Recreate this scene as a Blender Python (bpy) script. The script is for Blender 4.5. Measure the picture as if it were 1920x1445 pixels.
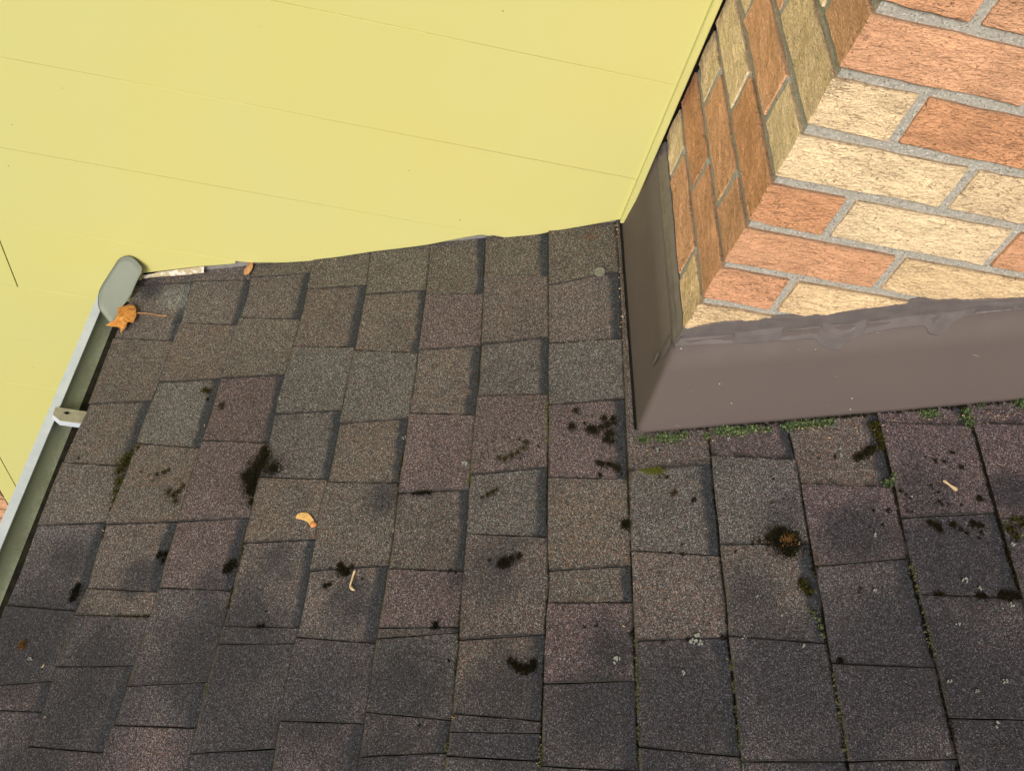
import bpy, bmesh, math, random
from math import sin, cos, tan, pi, radians, hypot
from mathutils import Vector, Matrix, noise

for _o in list(bpy.data.objects):
    bpy.data.objects.remove(_o)
S = bpy.context.scene
COL = S.collection

# ------------------------------------------------------------------ camera, light, exposure
CAM_LOC = Vector((-0.27314, -1.24534, 1.17978))
CAM_ROT = [[0.978638, 0.042641, 0.201118], [0.150832, -0.813662, -0.561431], [0.139702, 0.579773, -0.802712]]
cam_d = bpy.data.cameras.new('camera')
cam_d.sensor_width = 36.0
cam_d.lens = 30.2601
cam_d.clip_start = 0.02
cam_d.clip_end = 500.0
cam = bpy.data.objects.new('camera', cam_d)
COL.objects.link(cam)
_r, _d, _f = [Vector(v) for v in CAM_ROT]
cam.matrix_world = Matrix(((_r.x, -_d.x, -_f.x, CAM_LOC.x), (_r.y, -_d.y, -_f.y, CAM_LOC.y),
                           (_r.z, -_d.z, -_f.z, CAM_LOC.z), (0, 0, 0, 1)))
S.camera = cam

SUN_EL, SUN_AZ = radians(38.0), radians(-17.0)      # azimuth measured from straight in front of the wall (-Y) towards +X
sun_dir = Vector((sin(SUN_AZ) * cos(SUN_EL), -cos(SUN_AZ) * cos(SUN_EL), sin(SUN_EL)))
world = bpy.data.worlds.new('World')
S.world = world
world.use_nodes = True
wn = world.node_tree.nodes
wl = world.node_tree.links
bg = wn['Background']
sky = wn.new('ShaderNodeTexSky')
sky.sky_type = 'NISHITA'
sky.sun_disc = False
sky.sun_elevation = SUN_EL
sky.sun_rotation = math.atan2(sun_dir.x, sun_dir.y)
sky.air_density = 0.8
sky.dust_density = 7.0
wl.new(sky.outputs[0], bg.inputs[0])
bg.inputs[1].default_value = 0.065

sun_d = bpy.data.lights.new('sun', 'SUN')
sun_d.energy = 2.1
sun_d.angle = radians(26.0)
sun_d.color = (1.0, 0.945, 0.86)
sun = bpy.data.objects.new('sun', sun_d)
sun.rotation_euler = sun_dir.to_track_quat('Z', 'Y').to_euler()
sun.location = (0, -6, 6)
COL.objects.link(sun)

S.view_settings.view_transform = 'Standard'
S.view_settings.look = 'None'
S.view_settings.gamma = 1.0
S.view_settings.use_curve_mapping = False
S.view_settings.exposure = 0.46

# ------------------------------------------------------------------ surveyed sizes (metres), roof coordinates (u up the slope, v along the eave, wall at v=0)
COURSE_LINES = {-7: [(-0.9185,0.0288),(-0.9165,-0.1456),(-0.9182,-0.2426),(-0.9137,-0.3531),(-0.9213,-0.4314),(-0.9227,-0.5227),(-0.9207,-0.6086),(-0.9188,-0.6891),(-0.9213,-0.7784)],-6: [(-0.7808,0.0225),(-0.7784,-0.0334),(-0.7742,-0.1023),(-0.772,-0.1447),(-0.7752,-0.1936),(-0.7734,-0.2961),(-0.7771,-0.3375),(-0.7801,-0.4007),(-0.7753,-0.4922),(-0.7813,-0.5536),(-0.7843,-0.5844),(-0.782,-0.6088),(-0.7819,-0.6525),(-0.7762,-0.7192),(-0.7824,-0.7631),(-0.7866,-0.7907),(-0.7818,-0.8205),(-0.7825,-0.8687),(-0.7813,-0.9197),(-0.7836,-0.9678),(-0.7836,-1.0007)],-5: [(-0.6442,0.008),(-0.6386,-0.0471),(-0.6352,-0.1144),(-0.641,-0.17),(-0.6404,-0.2325),(-0.6405,-0.2986),(-0.6411,-0.3882),(-0.643,-0.4565),(-0.6425,-0.5292),(-0.6427,-0.6011),(-0.6445,-0.672),(-0.6406,-0.7247),(-0.6409,-0.7609),(-0.644,-0.8045),(-0.645,-0.85),(-0.6456,-0.8906),(-0.648,-0.9328),(-0.6527,-0.9525),(-0.6533,-0.9762),(-0.6515,-1.0006)],-4: [(-0.5078,-0.0021),(-0.5059,-0.0537),(-0.5024,-0.1322),(-0.5029,-0.1901),(-0.5069,-0.2718),(-0.5069,-0.306),(-0.5086,-0.3614),(-0.5074,-0.4393),(-0.507,-0.4599),(-0.5108,-0.5455),(-0.5077,-0.6013),(-0.5103,-0.616),(-0.508,-0.6918),(-0.5084,-0.7373),(-0.5092,-0.7795),(-0.5089,-0.8297),(-0.5132,-0.8738),(-0.5122,-0.9265),(-0.5101,-0.9969)],-3: [(-0.3798,-0.0037),(-0.3749,-0.103),(-0.3751,-0.2087),(-0.3752,-0.2657),(-0.3768,-0.3399),(-0.377,-0.3965),(-0.3772,-0.5003),(-0.3785,-0.5397),(-0.3836,-0.6108),(-0.3802,-0.6495),(-0.3812,-0.7077),(-0.3799,-0.7893),(-0.3831,-0.8203),(-0.3834,-0.8652),(-0.3828,-0.9242),(-0.383,-0.9543),(-0.3806,-0.999)],-2: [(-0.2521,-0.0036),(-0.2499,-0.0839),(-0.2478,-0.1568),(-0.2475,-0.273),(-0.2462,-0.3534),(-0.2484,-0.4295),(-0.2495,-0.5254),(-0.25,-0.582),(-0.2476,-0.6465),(-0.248,-0.6724),(-0.2505,-0.7494),(-0.2523,-0.8021),(-0.2533,-0.8516),(-0.2525,-0.8908),(-0.254,-0.9423),(-0.2551,-0.9955)],-1: [(-0.1378,-0.0076),(-0.132,-0.1441),(-0.1283,-0.2671),(-0.1269,-0.3646),(-0.1293,-0.4453),(-0.1291,-0.5244),(-0.1291,-0.5862),(-0.1276,-0.6542),(-0.1276,-0.7097),(-0.1272,-0.7718),(-0.1252,-0.8306),(-0.128,-0.8788),(-0.1269,-0.9192),(-0.1308,-0.9739),(-0.1326,-1.0002)],0: [(-0.0092,-0.0004),(-0.0065,-0.151),(-0.0034,-0.2735),(-0.0033,-0.3546),(-0.0004,-0.4473),(-0.0004,-0.5443),(-0.0001,-0.6109),(0.002,-0.6802),(0.0057,-0.7513),(0.0022,-0.7782),(0.0014,-0.8178),(0.0001,-0.8657),(-0.0002,-0.9037),(-0.0025,-0.9955)],1: [(0.1228,-0.0063),(0.1267,-0.1204),(0.1276,-0.2504),(0.1276,-0.3911),(0.1266,-0.4983),(0.1277,-0.5642),(0.1272,-0.6228),(0.1272,-0.6677),(0.1279,-0.7218),(0.1274,-0.7732),(0.1271,-0.8189),(0.1265,-0.9057),(0.1264,-0.9981)],2: [(0.2585,-0.5076),(0.2568,-0.5543),(0.256,-0.6217),(0.2567,-0.675),(0.2555,-0.7108),(0.2567,-0.7782),(0.2558,-0.81),(0.2542,-0.8335),(0.2555,-0.8784),(0.2544,-0.9213),(0.2541,-0.998)],3: [(0.3769,-0.5129),(0.3833,-0.5599),(0.3825,-0.6216),(0.3819,-0.6803),(0.3821,-0.7551),(0.3834,-0.7951),(0.3813,-0.8429),(0.3819,-0.8734),(0.3818,-0.9249),(0.3815,-0.9788),(0.3809,-1.0004)],4: [(0.5116,-0.5063),(0.5115,-0.5501),(0.5116,-0.6092),(0.5091,-0.6604),(0.5085,-0.7095),(0.5071,-0.7521),(0.5076,-0.775),(0.5084,-0.8291),(0.5085,-0.8762),(0.5082,-0.9214),(0.5078,-0.9725),(0.5071,-1.0003)],5: [(0.6398,-0.5254),(0.6386,-0.5702),(0.6368,-0.6224),(0.6361,-0.6679),(0.6345,-0.7161),(0.6335,-0.766),(0.6333,-0.8099)]}
COURSES = {-6: ([(-0.0221,-0.0307),(-0.1692,-0.1936),(-0.3345,-0.3376),(-0.4653,-0.4847),(-0.5949,-0.5955),(-0.7431,-0.7585),(-0.8771,-0.8687),(-0.9124,-0.9181)],['Hb','Lb','Hr','Lr','Hb','Ld','Hd','Lp','Hd']),-5: ([(-0.0304,-0.0455),(-0.1462,-0.1687),(-0.2964,-0.2998),(-0.436,-0.4577),(-0.6004,-0.6023),(-0.7192,-0.7311),(-0.765,-0.7716),(-0.8488,-0.8483),(-0.9685,-0.9779)],['Hb','Lb','Hr','Lg','Hr','Lb','Hr','Hd','Ld','Hp']),-4: ([(-0.0404,-0.0429),(-0.1497,-0.1711),(-0.3005,-0.3035),(-0.4406,-0.4575),(-0.6037,-0.6032),(-0.7239,-0.7337),(-0.881,-0.8749),(-0.9389,-0.9431)],['Ho','Lb','Hr','Lp','Hp','Lp','Hd','Ld','Hp']),-3: ([(-0.0908,-0.097),(-0.2405,-0.2549),(-0.3965,-0.3965),(-0.527,-0.5408),(-0.6511,-0.6495),(-0.7926,-0.798),(-0.8203,-0.8219),(-0.9783,-0.9709)],['Ho','Lr','Hg','Lg','Hr','Lb','Hb','Hd','Ld']),-2: ([(-0.1245,-0.1271),(-0.264,-0.2841),(-0.4279,-0.4266),(-0.5461,-0.5568),(-0.7059,-0.7004),(-0.8137,-0.8263),(-0.9346,-0.9394)],['Ho','Lr','Hg','Lr','Hb','Lb','Hd','Lp']),-1: ([(-0.1426,-0.1536),(-0.2776,-0.2793),(-0.4183,-0.432),(-0.5752,-0.5761),(-0.7083,-0.7189),(-0.8022,-0.8042),(-0.8192,-0.8115),(-0.9242,-0.937)],['Lo','Hp','Lr','Hp','Lb','Hp','Lr','Hg','Lb']),0: ([(-0.1035,-0.1277),(-0.2787,-0.274),(-0.3933,-0.3996),(-0.5498,-0.5423),(-0.6563,-0.6686),(-0.8244,-0.8177),(-0.9278,-0.94),(-0.9518,-0.9534),(-0.9831,-0.9893)],['Lo','Hb','Lg','Hp','Lg','Hb','Lr','Hb','Ld','Hg']),1: ([(-0.1518,-0.13),(-0.2917,-0.2933),(-0.4247,-0.4199),(-0.5639,-0.5769),(-0.7235,-0.7192),(-0.7735,-0.7764),(-0.8894,-0.8861),(-0.9955,-1.0025)],['Ho','Lb','Hg','Lp','Hr','Lr','Hp','Ld','Hd']),2: ([(-0.5611,-0.5561),(-0.6981,-0.7125),(-0.833,-0.8303),(-0.9733,-0.9859)],['Hb','Lg','Hb','Ld','Hd']),3: ([(-0.544,-0.5612),(-0.694,-0.6982),(-0.8303,-0.8444),(-0.9903,-0.9894)],['Lp','Hg','Lb','Hd','Ld']),4: ([(-0.6026,-0.6178),(-0.7338,-0.7255),(-0.8706,-0.8785)],['Lr','Hp','Ld','Hd']),5: ([(-0.5066,-0.5217),(-0.6675,-0.6644),(-0.7817,-0.7902),(-0.9401,-0.9443)],['Lp','Hp','Ld','Hd','Ld']),6: ([(-0.5191,-0.5336),(-0.6761,-0.6752)],['Lp','Hp','Ld'])}
MOSS = [('black','bushy black-brown moss tuft with olive fringe beside the curved yellow seed wing',[(-0.5204,-0.5347,0.0228),(-0.5128,-0.5065,0.0274),(-0.5074,-0.4852,0.016),(-0.4871,-0.5127,0.0188),(-0.5182,-0.5527,0.0154),(-0.5125,-0.5767,0.0091),(-0.5136,-0.4715,0.0107),(-0.5332,-0.5232,0.0147)],1300,0.009,'thing'),('mixed','long olive and black moss streak growing along a shingle edge near the gutter',[(-0.7708,-0.4461,0.0126),(-0.7794,-0.4603,0.0148),(-0.7901,-0.4742,0.0158),(-0.7924,-0.4932,0.0145),(-0.7868,-0.5157,0.0132),(-0.7846,-0.5377,0.0109),(-0.7844,-0.5538,0.0065),(-0.7853,-0.5696,0.0043)],900,0.006,'thing'),('olive','thin olive moss curl on the brown shingle right of the long moss streak',[(-0.7467,-0.4999,0.0077),(-0.7284,-0.5068,0.0055),(-0.7135,-0.5068,0.0087),(-0.7007,-0.5033,0.0098),(-0.6933,-0.4995,0.0066),(-0.7172,-0.5185,0.0043)],260,0.004,'thing'),('olive','sparse dark olive moss tuft below the thin moss curl',[(-0.6796,-0.5448,0.0096),(-0.6674,-0.5509,0.0095),(-0.6593,-0.543,0.0064),(-0.6551,-0.5326,0.0053),(-0.6614,-0.5639,0.0073)],240,0.004,'thing'),('black','black moss cluster on the purple shingle left of the chimney flashing',[(0.0377,-0.4709,0.0097),(0.0669,-0.4777,0.0086),(0.0748,-0.4826,0.0095),(0.0969,-0.4741,0.0076),(0.0992,-0.4898,0.0085),(0.0946,-0.5017,0.0075),(0.1031,-0.5055,0.0056),(0.0902,-0.4599,0.0058),(0.106,-0.4613,0.0058),(0.0439,-0.4407,0.0069),(0.0863,-0.4763,0.0048)],800,0.005,'thing'),('olive','green black moss crescent on the purple shingle in mid roof',[(-0.0829,-0.5229,0.0077),(-0.0728,-0.5257,0.0086),(-0.0623,-0.5194,0.0077),(-0.0518,-0.5131,0.0067),(-0.0422,-0.5067,0.0067),(-0.0363,-0.4959,0.0048)],420,0.005,'thing'),('black','black moss ring tuft alone in the middle of a wide shingle',[(-0.0666,-0.7065,0.0111),(-0.0623,-0.7102,0.0119),(-0.0722,-0.7115,0.0068),(-0.0437,-0.6989,0.0068),(-0.0544,-0.7019,0.0068),(-0.0876,-0.7038,0.0043)],560,0.006,'thing'),('black','black boomerang shaped moss strip beside a blue grey shingle band',[(-0.05,-0.8564,0.0046),(-0.0428,-0.8625,0.0053),(-0.0356,-0.8679,0.006),(-0.0272,-0.8696,0.006),(-0.0181,-0.8661,0.006),(-0.016,-0.8609,0.0045)],420,0.005,'thing'),('dome','large dark moss dome with dry orange middle and tail to the left',[(0.3385,-0.6914,0.0181),(0.3489,-0.697,0.0172),(0.3571,-0.6907,0.0117),(0.3434,-0.6824,0.0095),(0.3237,-0.6914,0.0071),(0.3494,-0.7094,0.0093),(0.3122,-0.6933,0.0039),(0.3024,-0.6945,0.0024),(0.332,-0.6843,0.0047)],1100,0.01,'thing'),('black','dark moss tuft beside the pale straw stalk',[(-0.3272,-0.7066,0.0108),(-0.3193,-0.7115,0.0072),(-0.3312,-0.6992,0.0072),(-0.3111,-0.7011,0.0036),(-0.3467,-0.703,0.0027),(-0.3504,-0.7332,0.0053),(-0.3436,-0.7308,0.0036)],420,0.006,'thing'),('black','round black moss knob beside a mossy joint at left',[(-0.5258,-0.6928,0.0085),(-0.5212,-0.6884,0.0066),(-0.5303,-0.6973,0.0047)],220,0.006,'thing'),('black','black moss lump in the joint left of the thin shingle strip',[(-0.661,-0.6654,0.0059),(-0.6512,-0.6746,0.0049),(-0.6498,-0.6631,0.0049)],120,0.005,'thing'),('black','black moss smear at the joint near the gutter lower end',[(-0.7987,-0.7229,0.0078),(-0.7995,-0.7341,0.0078),(-0.7972,-0.7136,0.0049)],200,0.005,'thing'),('black','narrow black moss strip lying along a shingle step',[(-0.2228,-0.5789,0.0048),(-0.2146,-0.5784,0.0057),(-0.2055,-0.5781,0.0057),(-0.1972,-0.5786,0.0047)],200,0.004,'thing'),('olive','faint brown olive moss patch below the narrow black strip',[(-0.1073,-0.5934,0.0055),(-0.0988,-0.5892,0.0065),(-0.0902,-0.5849,0.0065),(-0.0843,-0.5805,0.0046)],220,0.003,'thing'),('black','black moss tuft under the spotted moss cluster',[(0.08,-0.5436,0.0055),(0.0868,-0.547,0.0055),(0.097,-0.5478,0.0055),(0.1053,-0.5524,0.0045),(0.112,-0.5568,0.0045),(0.083,-0.5662,0.0036)],260,0.004,'thing'),('black','round black moss knob on the joint below the chimney corner',[(0.1212,-0.6567,0.0076),(0.1237,-0.6533,0.0059),(0.1173,-0.6511,0.0034)],220,0.006,'thing'),('green','bright yellow green moss sprig on a shingle step below the chimney',[(0.1495,-0.5625,0.0054),(0.1593,-0.5651,0.0062),(0.1693,-0.564,0.008),(0.1791,-0.5666,0.0053),(0.1745,-0.5605,0.0044)],420,0.005,'thing'),('olive','small olive moss speck right below the yellow green sprig',[(0.1937,-0.607,0.0043),(0.1979,-0.6045,0.0034)],80,0.003,'thing'),('dry','small orange brown moss tuft alone near the lower left corner',[(-0.8644,-0.8114,0.0056),(-0.8588,-0.815,0.0056),(-0.8602,-0.8071,0.0047)],180,0.005,'thing'),('black','black moss knob sitting on a thin horizontal crack',[(-0.1646,-0.8016,0.0057)],120,0.005,'thing'),('black','small dark moss knob on the crack left of the wide purple shingle',[(-0.4432,-0.7944,0.0044),(-0.4495,-0.7942,0.0035)],80,0.004,'thing'),('mixed','dark moss lump on the blue band below the orange topped dome',[(0.3619,-0.7582,0.006),(0.3657,-0.7661,0.0059),(0.369,-0.7725,0.0051)],300,0.006,'thing'),('black','round black moss spot at the end of a crack low on the right',[(0.3929,-0.8673,0.0048)],120,0.005,'thing'),('black','dark moss strip filling the step at the far right edge',[(0.5298,-0.7819,0.0042),(0.5358,-0.7821,0.0042),(0.5823,-0.7862,0.0048),(0.5879,-0.7872,0.0041),(0.6108,-0.7866,0.0055),(0.6183,-0.7876,0.0062),(0.6266,-0.7879,0.0048)],420,0.005,'thing'),('mixed','green and black moss hanging at the top of a joint under the brown flashing',[(0.5039,-0.5104,0.0077),(0.5072,-0.5251,0.0085),(0.5101,-0.5377,0.0084),(0.5057,-0.5487,0.005)],520,0.006,'thing'),('olive','olive smudge of moss on a shingle near the left gutter bracket',[(-0.6706,-0.3244,0.0072),(-0.6618,-0.3278,0.006)],90,0.003,'thing'),('olive','round olive moss patch on the red brown shingle beside a dark band',[(-0.6264,-0.3656,0.0093),(-0.6217,-0.3624,0.007),(-0.6214,-0.3721,0.0058)],160,0.003,'thing'),('mixed','dark moss tuft on the lower right joint near the frame edge',[(0.6444,-0.6928,0.0102),(0.6491,-0.7051,0.0087),(0.6534,-0.6771,0.0059),(0.6612,-0.6857,0.0102)],500,0.006,'thing'),('black','curved dark moss bit beside the mossy joint below the flashing',[(0.4728,-0.5628,0.0067),(0.4835,-0.5581,0.0067),(0.4914,-0.5522,0.0067),(0.4669,-0.566,0.0042)],260,0.005,'thing'),('black','row of dark moss lumps under the step with a yellow lichen fleck',[(0.5452,-0.6773,0.0053),(0.5525,-0.6818,0.0068),(0.5559,-0.6886,0.0045),(0.5747,-0.6823,0.0045),(0.6011,-0.6814,0.0045),(0.6093,-0.6843,0.0037)],420,0.004,'thing'),('black','dark moss patch in the crook of a joint beside the spotted shingle',[(0.5169,-0.6263,0.0055),(0.5229,-0.6319,0.0047),(0.5274,-0.6382,0.0031),(0.5189,-0.6581,0.0062),(0.5242,-0.6601,0.0046)],260,0.005,'thing'),('bright','bright green moss cushions under the left end of the brown flashing',[(0.1502,-0.5074,0.0074),(0.1587,-0.5081,0.0065),(0.1775,-0.5057,0.0083),(0.1876,-0.5066,0.0092),(0.1984,-0.5095,0.0082),(0.2085,-0.5083,0.0073),(0.2181,-0.5031,0.0055)],1300,0.007,'thing'),('bright','green moss cushions growing under the middle of the brown flashing',[(0.2551,-0.5083,0.0054),(0.2698,-0.5016,0.0072),(0.2805,-0.5015,0.0081),(0.292,-0.5025,0.0081),(0.3025,-0.5035,0.0081),(0.3114,-0.5042,0.0063),(0.3233,-0.5003,0.0054),(0.3312,-0.502,0.0054),(0.3471,-0.5044,0.0044)],1300,0.007,'thing'),('bright','green moss strip under the flashing right of the blue grey band',[(0.3796,-0.5023,0.0071),(0.3876,-0.502,0.0071),(0.3972,-0.5019,0.007),(0.4077,-0.5009,0.007),(0.4198,-0.5,0.007),(0.4316,-0.5,0.0061),(0.4413,-0.4989,0.0052)],1100,0.007,'thing'),('bright','small green moss cushion under the flashing near the right joint',[(0.576,-0.4947,0.0051),(0.5847,-0.4964,0.0059),(0.5923,-0.4962,0.0051)],420,0.006,'thing'),('bright','bright green moss sprig at the top of the rightmost joint',[(0.6368,-0.4984,0.0059),(0.6363,-0.5099,0.0067),(0.6374,-0.5204,0.0058)],500,0.006,'thing'),('bright','green moss bit at the far right end of the flashing',[(0.7091,-0.4879,0.0058),(0.7157,-0.4905,0.0066),(0.6598,-0.4899,0.0034)],300,0.006,'thing'),('bright','pale green moss lump low in the mossy joint',[(0.5047,-0.6105,0.0064),(0.5092,-0.6064,0.004),(0.5132,-0.5977,0.0032)],260,0.006,'thing')]
CREVICE = [('olive',[(-0.51,-0.616),(-0.5085,-0.6702),(-0.5071,-0.7029)],0.003),('olive',[(-0.509,-0.7256),(-0.5092,-0.7795)],0.0023),('olive',[(-0.3831,-0.8203),(-0.3827,-0.8645)],0.0034),('olive',[(-0.2497,-0.4759),(-0.2529,-0.5283),(-0.2497,-0.584)],0.0041),('green',[(-0.1223,-0.476),(-0.1288,-0.5275),(-0.1314,-0.5674)],0.003),('olive',[(-0.25,-0.7278),(-0.2514,-0.7873)],0.0035),('olive',[(-0.1279,-0.7709),(-0.1282,-0.8075),(-0.1279,-0.8313),(-0.1273,-0.8773)],0.0041),('green',[(-0.0054,-0.4219),(-0.0013,-0.4967)],0.004),('olive',[(-0.7769,-0.7191),(-0.7824,-0.7631),(-0.784,-0.7872)],0.0029),('olive',[(-0.7756,-0.7651),(-0.7255,-0.7678),(-0.6471,-0.7713)],0.0019),('lichen',[(0.3638,-0.7929),(0.3748,-0.8121),(0.3776,-0.8378)],0.0036),('lichen',[(0.3815,-0.8838),(0.3825,-0.921),(0.3811,-0.9851)],0.0027),('lichen',[(0.2549,-0.8634),(0.2553,-0.9125),(0.2549,-0.9911)],0.0028),('lichen',[(0.5078,-0.7373),(0.5078,-0.7907),(0.509,-0.8309),(0.51,-0.8694)],0.0036),('olive',[(0.509,-0.8796),(0.5104,-0.9227),(0.5078,-0.9853)],0.002),('olive',[(0.1282,-0.5276),(0.1269,-0.6319)],0.0027),('lichen',[(0.1285,-0.8307),(0.1277,-0.9036),(0.1267,-0.991)],0.0022),('lichen',[(-0.0031,-0.9575),(-0.0029,-0.9975)],0.0028),('lichen',[(-0.1319,-0.967),(-0.1321,-0.9975)],0.0022),('olive',[(-0.6461,-0.8606),(-0.645,-0.8914)],0.0026),('lichen',[(-0.5121,-0.8777),(-0.5118,-0.9012)],0.0025),('olive',[(0.6354,-0.6679),(0.6351,-0.7201),(0.6342,-0.7623),(0.6341,-0.7955)],0.0045),('olive',[(0.2572,-0.5035),(0.259,-0.5478)],0.0027),('olive',[(0.0001,-0.5274),(0.0008,-0.6147)],0.0019),('olive',[(-0.1376,-0.0373),(-0.1352,-0.1092)],0.0025),('olive',[(-0.3768,-0.3399),(-0.3778,-0.3964)],0.0023),('olive',[(-0.13,-0.2556),(-0.1278,-0.3645)],0.0023),('olive',[(-0.5022,-0.3256),(-0.5048,-0.3642)],0.0035),('olive',[(0.1312,-0.3915),(0.1323,-0.251),(0.1307,-0.121),(0.1278,-0.0145)],0.002),('olive',[(0.3951,-0.6828),(0.3815,-0.7512)],0.0031),('olive',[(-0.7848,-0.6009),(-0.7822,-0.6316)],0.0042),('olive',[(0.2539,-0.988),(0.2565,-1.0005)],0.0051)]
SPOTS = [(0.5618,-0.5698,0.0034),(0.5739,-0.578,0.0048),(0.5863,-0.5808,0.0034),(0.6006,-0.5665,0.0041),(0.607,-0.5913,0.0047),(0.5598,-0.6179,0.0047),(0.5679,-0.6297,0.004),(0.5501,-0.6457,0.0039),(0.5531,-0.6544,0.0033),(0.5644,-0.6449,0.0052),(0.567,-0.6493,0.0039),(0.5755,-0.649,0.0033),(0.5926,-0.651,0.0026),(0.6173,-0.6441,0.0052),(0.6188,-0.6409,0.0032),(0.4746,-0.6528,0.0027),(0.4937,-0.6549,0.0033),(0.4824,-0.6761,0.0026),(0.4647,-0.6784,0.0026),(0.5116,-0.6893,0.0039),(0.4382,-0.56,0.0036),(0.4336,-0.6622,0.002),(0.2249,-0.6182,0.0036),(0.2014,-0.6908,0.0021),(0.2763,-0.7065,0.0027),(0.6765,-0.6226,0.0032),(0.6617,-0.6336,0.0045),(0.6703,-0.635,0.0026),(0.4142,-0.561,0.0022),(0.0169,-0.4468,0.0025),(0.0188,-0.4587,0.0025),(0.0582,-0.4654,0.0033),(0.1075,-0.4699,0.0032),(0.0244,-0.4886,0.0016),(-0.0469,-0.5257,0.0024),(-0.2374,-0.4833,0.0034),(-0.2084,-0.4783,0.0017),(-0.117,-0.486,0.0025),(-0.2402,-0.5638,0.0033),(-0.4976,-0.378,0.0058),(-0.659,-0.3466,0.003),(0.1168,-0.5658,0.0023),(0.1858,-0.5775,0.003),(0.1752,-0.5768,0.0022),(0.169,-0.523,0.0039),(0.178,-0.5277,0.0031),(0.3439,-0.5918,0.0021),(0.2784,-0.6191,0.0021),(0.3365,-0.6318,0.0021),(0.0568,-0.8109,0.0046),(0.0743,-0.8099,0.0039),(0.1229,-0.823,0.0051),(0.1651,-0.834,0.0038),(0.1993,-0.8327,0.0031),(0.2461,-0.8311,0.0043),(0.2549,-0.8005,0.0031),(0.2553,-0.8104,0.0025),(0.1085,-0.8761,0.0019),(-0.1403,-0.8543,0.002),(-0.1555,-0.7489,0.0014),(-0.292,-0.7216,0.0015),(-0.4434,-0.7697,0.0015),(-0.4776,-0.7404,0.0015),(-0.5885,-0.7449,0.0016),(-0.1739,-0.943,0.0013),(-0.8921,-0.4571,0.0039),(-0.0181,-0.5036,0.0024),(-0.0408,-0.4934,0.0025),(-0.0501,-0.4885,0.0025),(-0.1516,-0.7165,0.0029),(-0.1412,-0.7195,0.0022),(-0.166,-0.7175,0.0022),(0.1819,-0.7051,0.0034),(0.201,-0.7077,0.0034),(0.23,-0.8111,0.0013),(0.433,-0.7743,0.0018),(0.4367,-0.7691,0.0018),(0.5048,-0.7253,0.0019),(0.582,-0.6893,0.0032),(0.6027,-0.7025,0.0019),(0.5888,-0.6953,0.0025),(0.608,-0.6948,0.0025),(0.5079,-0.6767,0.0019),(0.4584,-0.6738,0.002)]
LICHEN = [(0.2103,-0.8315,0.0073),(0.2048,-0.8373,0.0051),(0.2148,-0.8376,0.0051),(0.0987,-0.8598,0.0052),(0.1032,-0.857,0.0037),(0.5191,-0.8959,0.0039),(0.5828,-0.8971,0.0038),(0.5693,-0.764,0.0042),(0.5844,-0.7751,0.0028),(0.6171,-0.7992,0.0041),(0.5479,-0.9083,0.0032),(0.4681,-0.691,0.0038),(0.1903,-0.8778,0.0036),(0.2743,-0.8326,0.0036),(0.3497,-0.8464,0.0028),(0.5615,-0.9456,0.0024),(0.5594,-0.9512,0.0024),(0.4538,-0.7736,0.0029),(0.5465,-0.8235,0.0034),(-0.505,-0.363,0.0034),(-0.5077,-0.3603,0.0034),(-0.2526,-0.4681,0.0031),(-0.1445,-0.5252,0.0048),(-0.1388,-0.5288,0.0039),(-0.1104,-0.5309,0.0019),(0.1746,-0.5274,0.0036),(0.4468,-0.5589,0.0034),(0.4458,-0.5466,0.0034),(0.5293,-0.6358,0.0023),(0.2864,-0.5169,0.0036),(-0.8363,-0.8355,0.0037),(0.1385,-0.5235,0.0018),(0.1917,-0.5483,0.0027),(0.2988,-0.7751,0.0022),(0.328,-0.803,0.0022),(0.6398,-0.7148,0.0043)]
LEAF = [(-0.8792,-0.1124),(-0.8834,-0.1021),(-0.891,-0.0925),(-0.8996,-0.0889),(-0.9078,-0.0878),(-0.916,-0.0907),(-0.9249,-0.0917),(-0.93,-0.096),(-0.9249,-0.0979),(-0.9212,-0.1039),(-0.924,-0.1081),(-0.9239,-0.1172),(-0.9256,-0.1261),(-0.925,-0.1352),(-0.9332,-0.1393),(-0.9397,-0.1408),(-0.9246,-0.1451),(-0.9134,-0.1477),(-0.9039,-0.1513),(-0.8991,-0.1578),(-0.8964,-0.1684),(-0.8937,-0.1614),(-0.8921,-0.1572),(-0.8888,-0.1517),(-0.8908,-0.138),(-0.8873,-0.137),(-0.878,-0.1418),(-0.8771,-0.1368),(-0.8762,-0.1294),(-0.8761,-0.1219)]
LEAF_STEM = [(-0.8814,-0.1111),(-0.8612,-0.1143),(-0.8387,-0.1203),(-0.8214,-0.1265),(-0.806,-0.1285)]
SEED_A = [(-0.425,-0.6095),(-0.4223,-0.6046),(-0.417,-0.6015),(-0.4098,-0.601),(-0.4034,-0.6037),(-0.3978,-0.6088),(-0.3928,-0.6146),(-0.3889,-0.6202),(-0.3877,-0.6236),(-0.3892,-0.6268),(-0.3921,-0.6284),(-0.3955,-0.6265),(-0.3979,-0.6233),(-0.3993,-0.6216),(-0.4054,-0.6172),(-0.4124,-0.6147),(-0.4193,-0.6129),(-0.4238,-0.6115)]
SEED_B = [(-0.6409,0.0056),(-0.6377,-0.0007),(-0.6398,-0.01),(-0.6367,-0.02),(-0.6386,-0.0292),(-0.6437,-0.0364),(-0.6504,-0.0401),(-0.6554,-0.0331),(-0.6566,-0.025),(-0.6524,-0.0161),(-0.65,-0.0068),(-0.6501,0.0012),(-0.6473,0.0053)]
STALK = [(-0.3035,-0.7114),(-0.3051,-0.7187),(-0.3064,-0.7278),(-0.3075,-0.735),(-0.3065,-0.7387),(-0.3022,-0.7429)]
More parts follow.
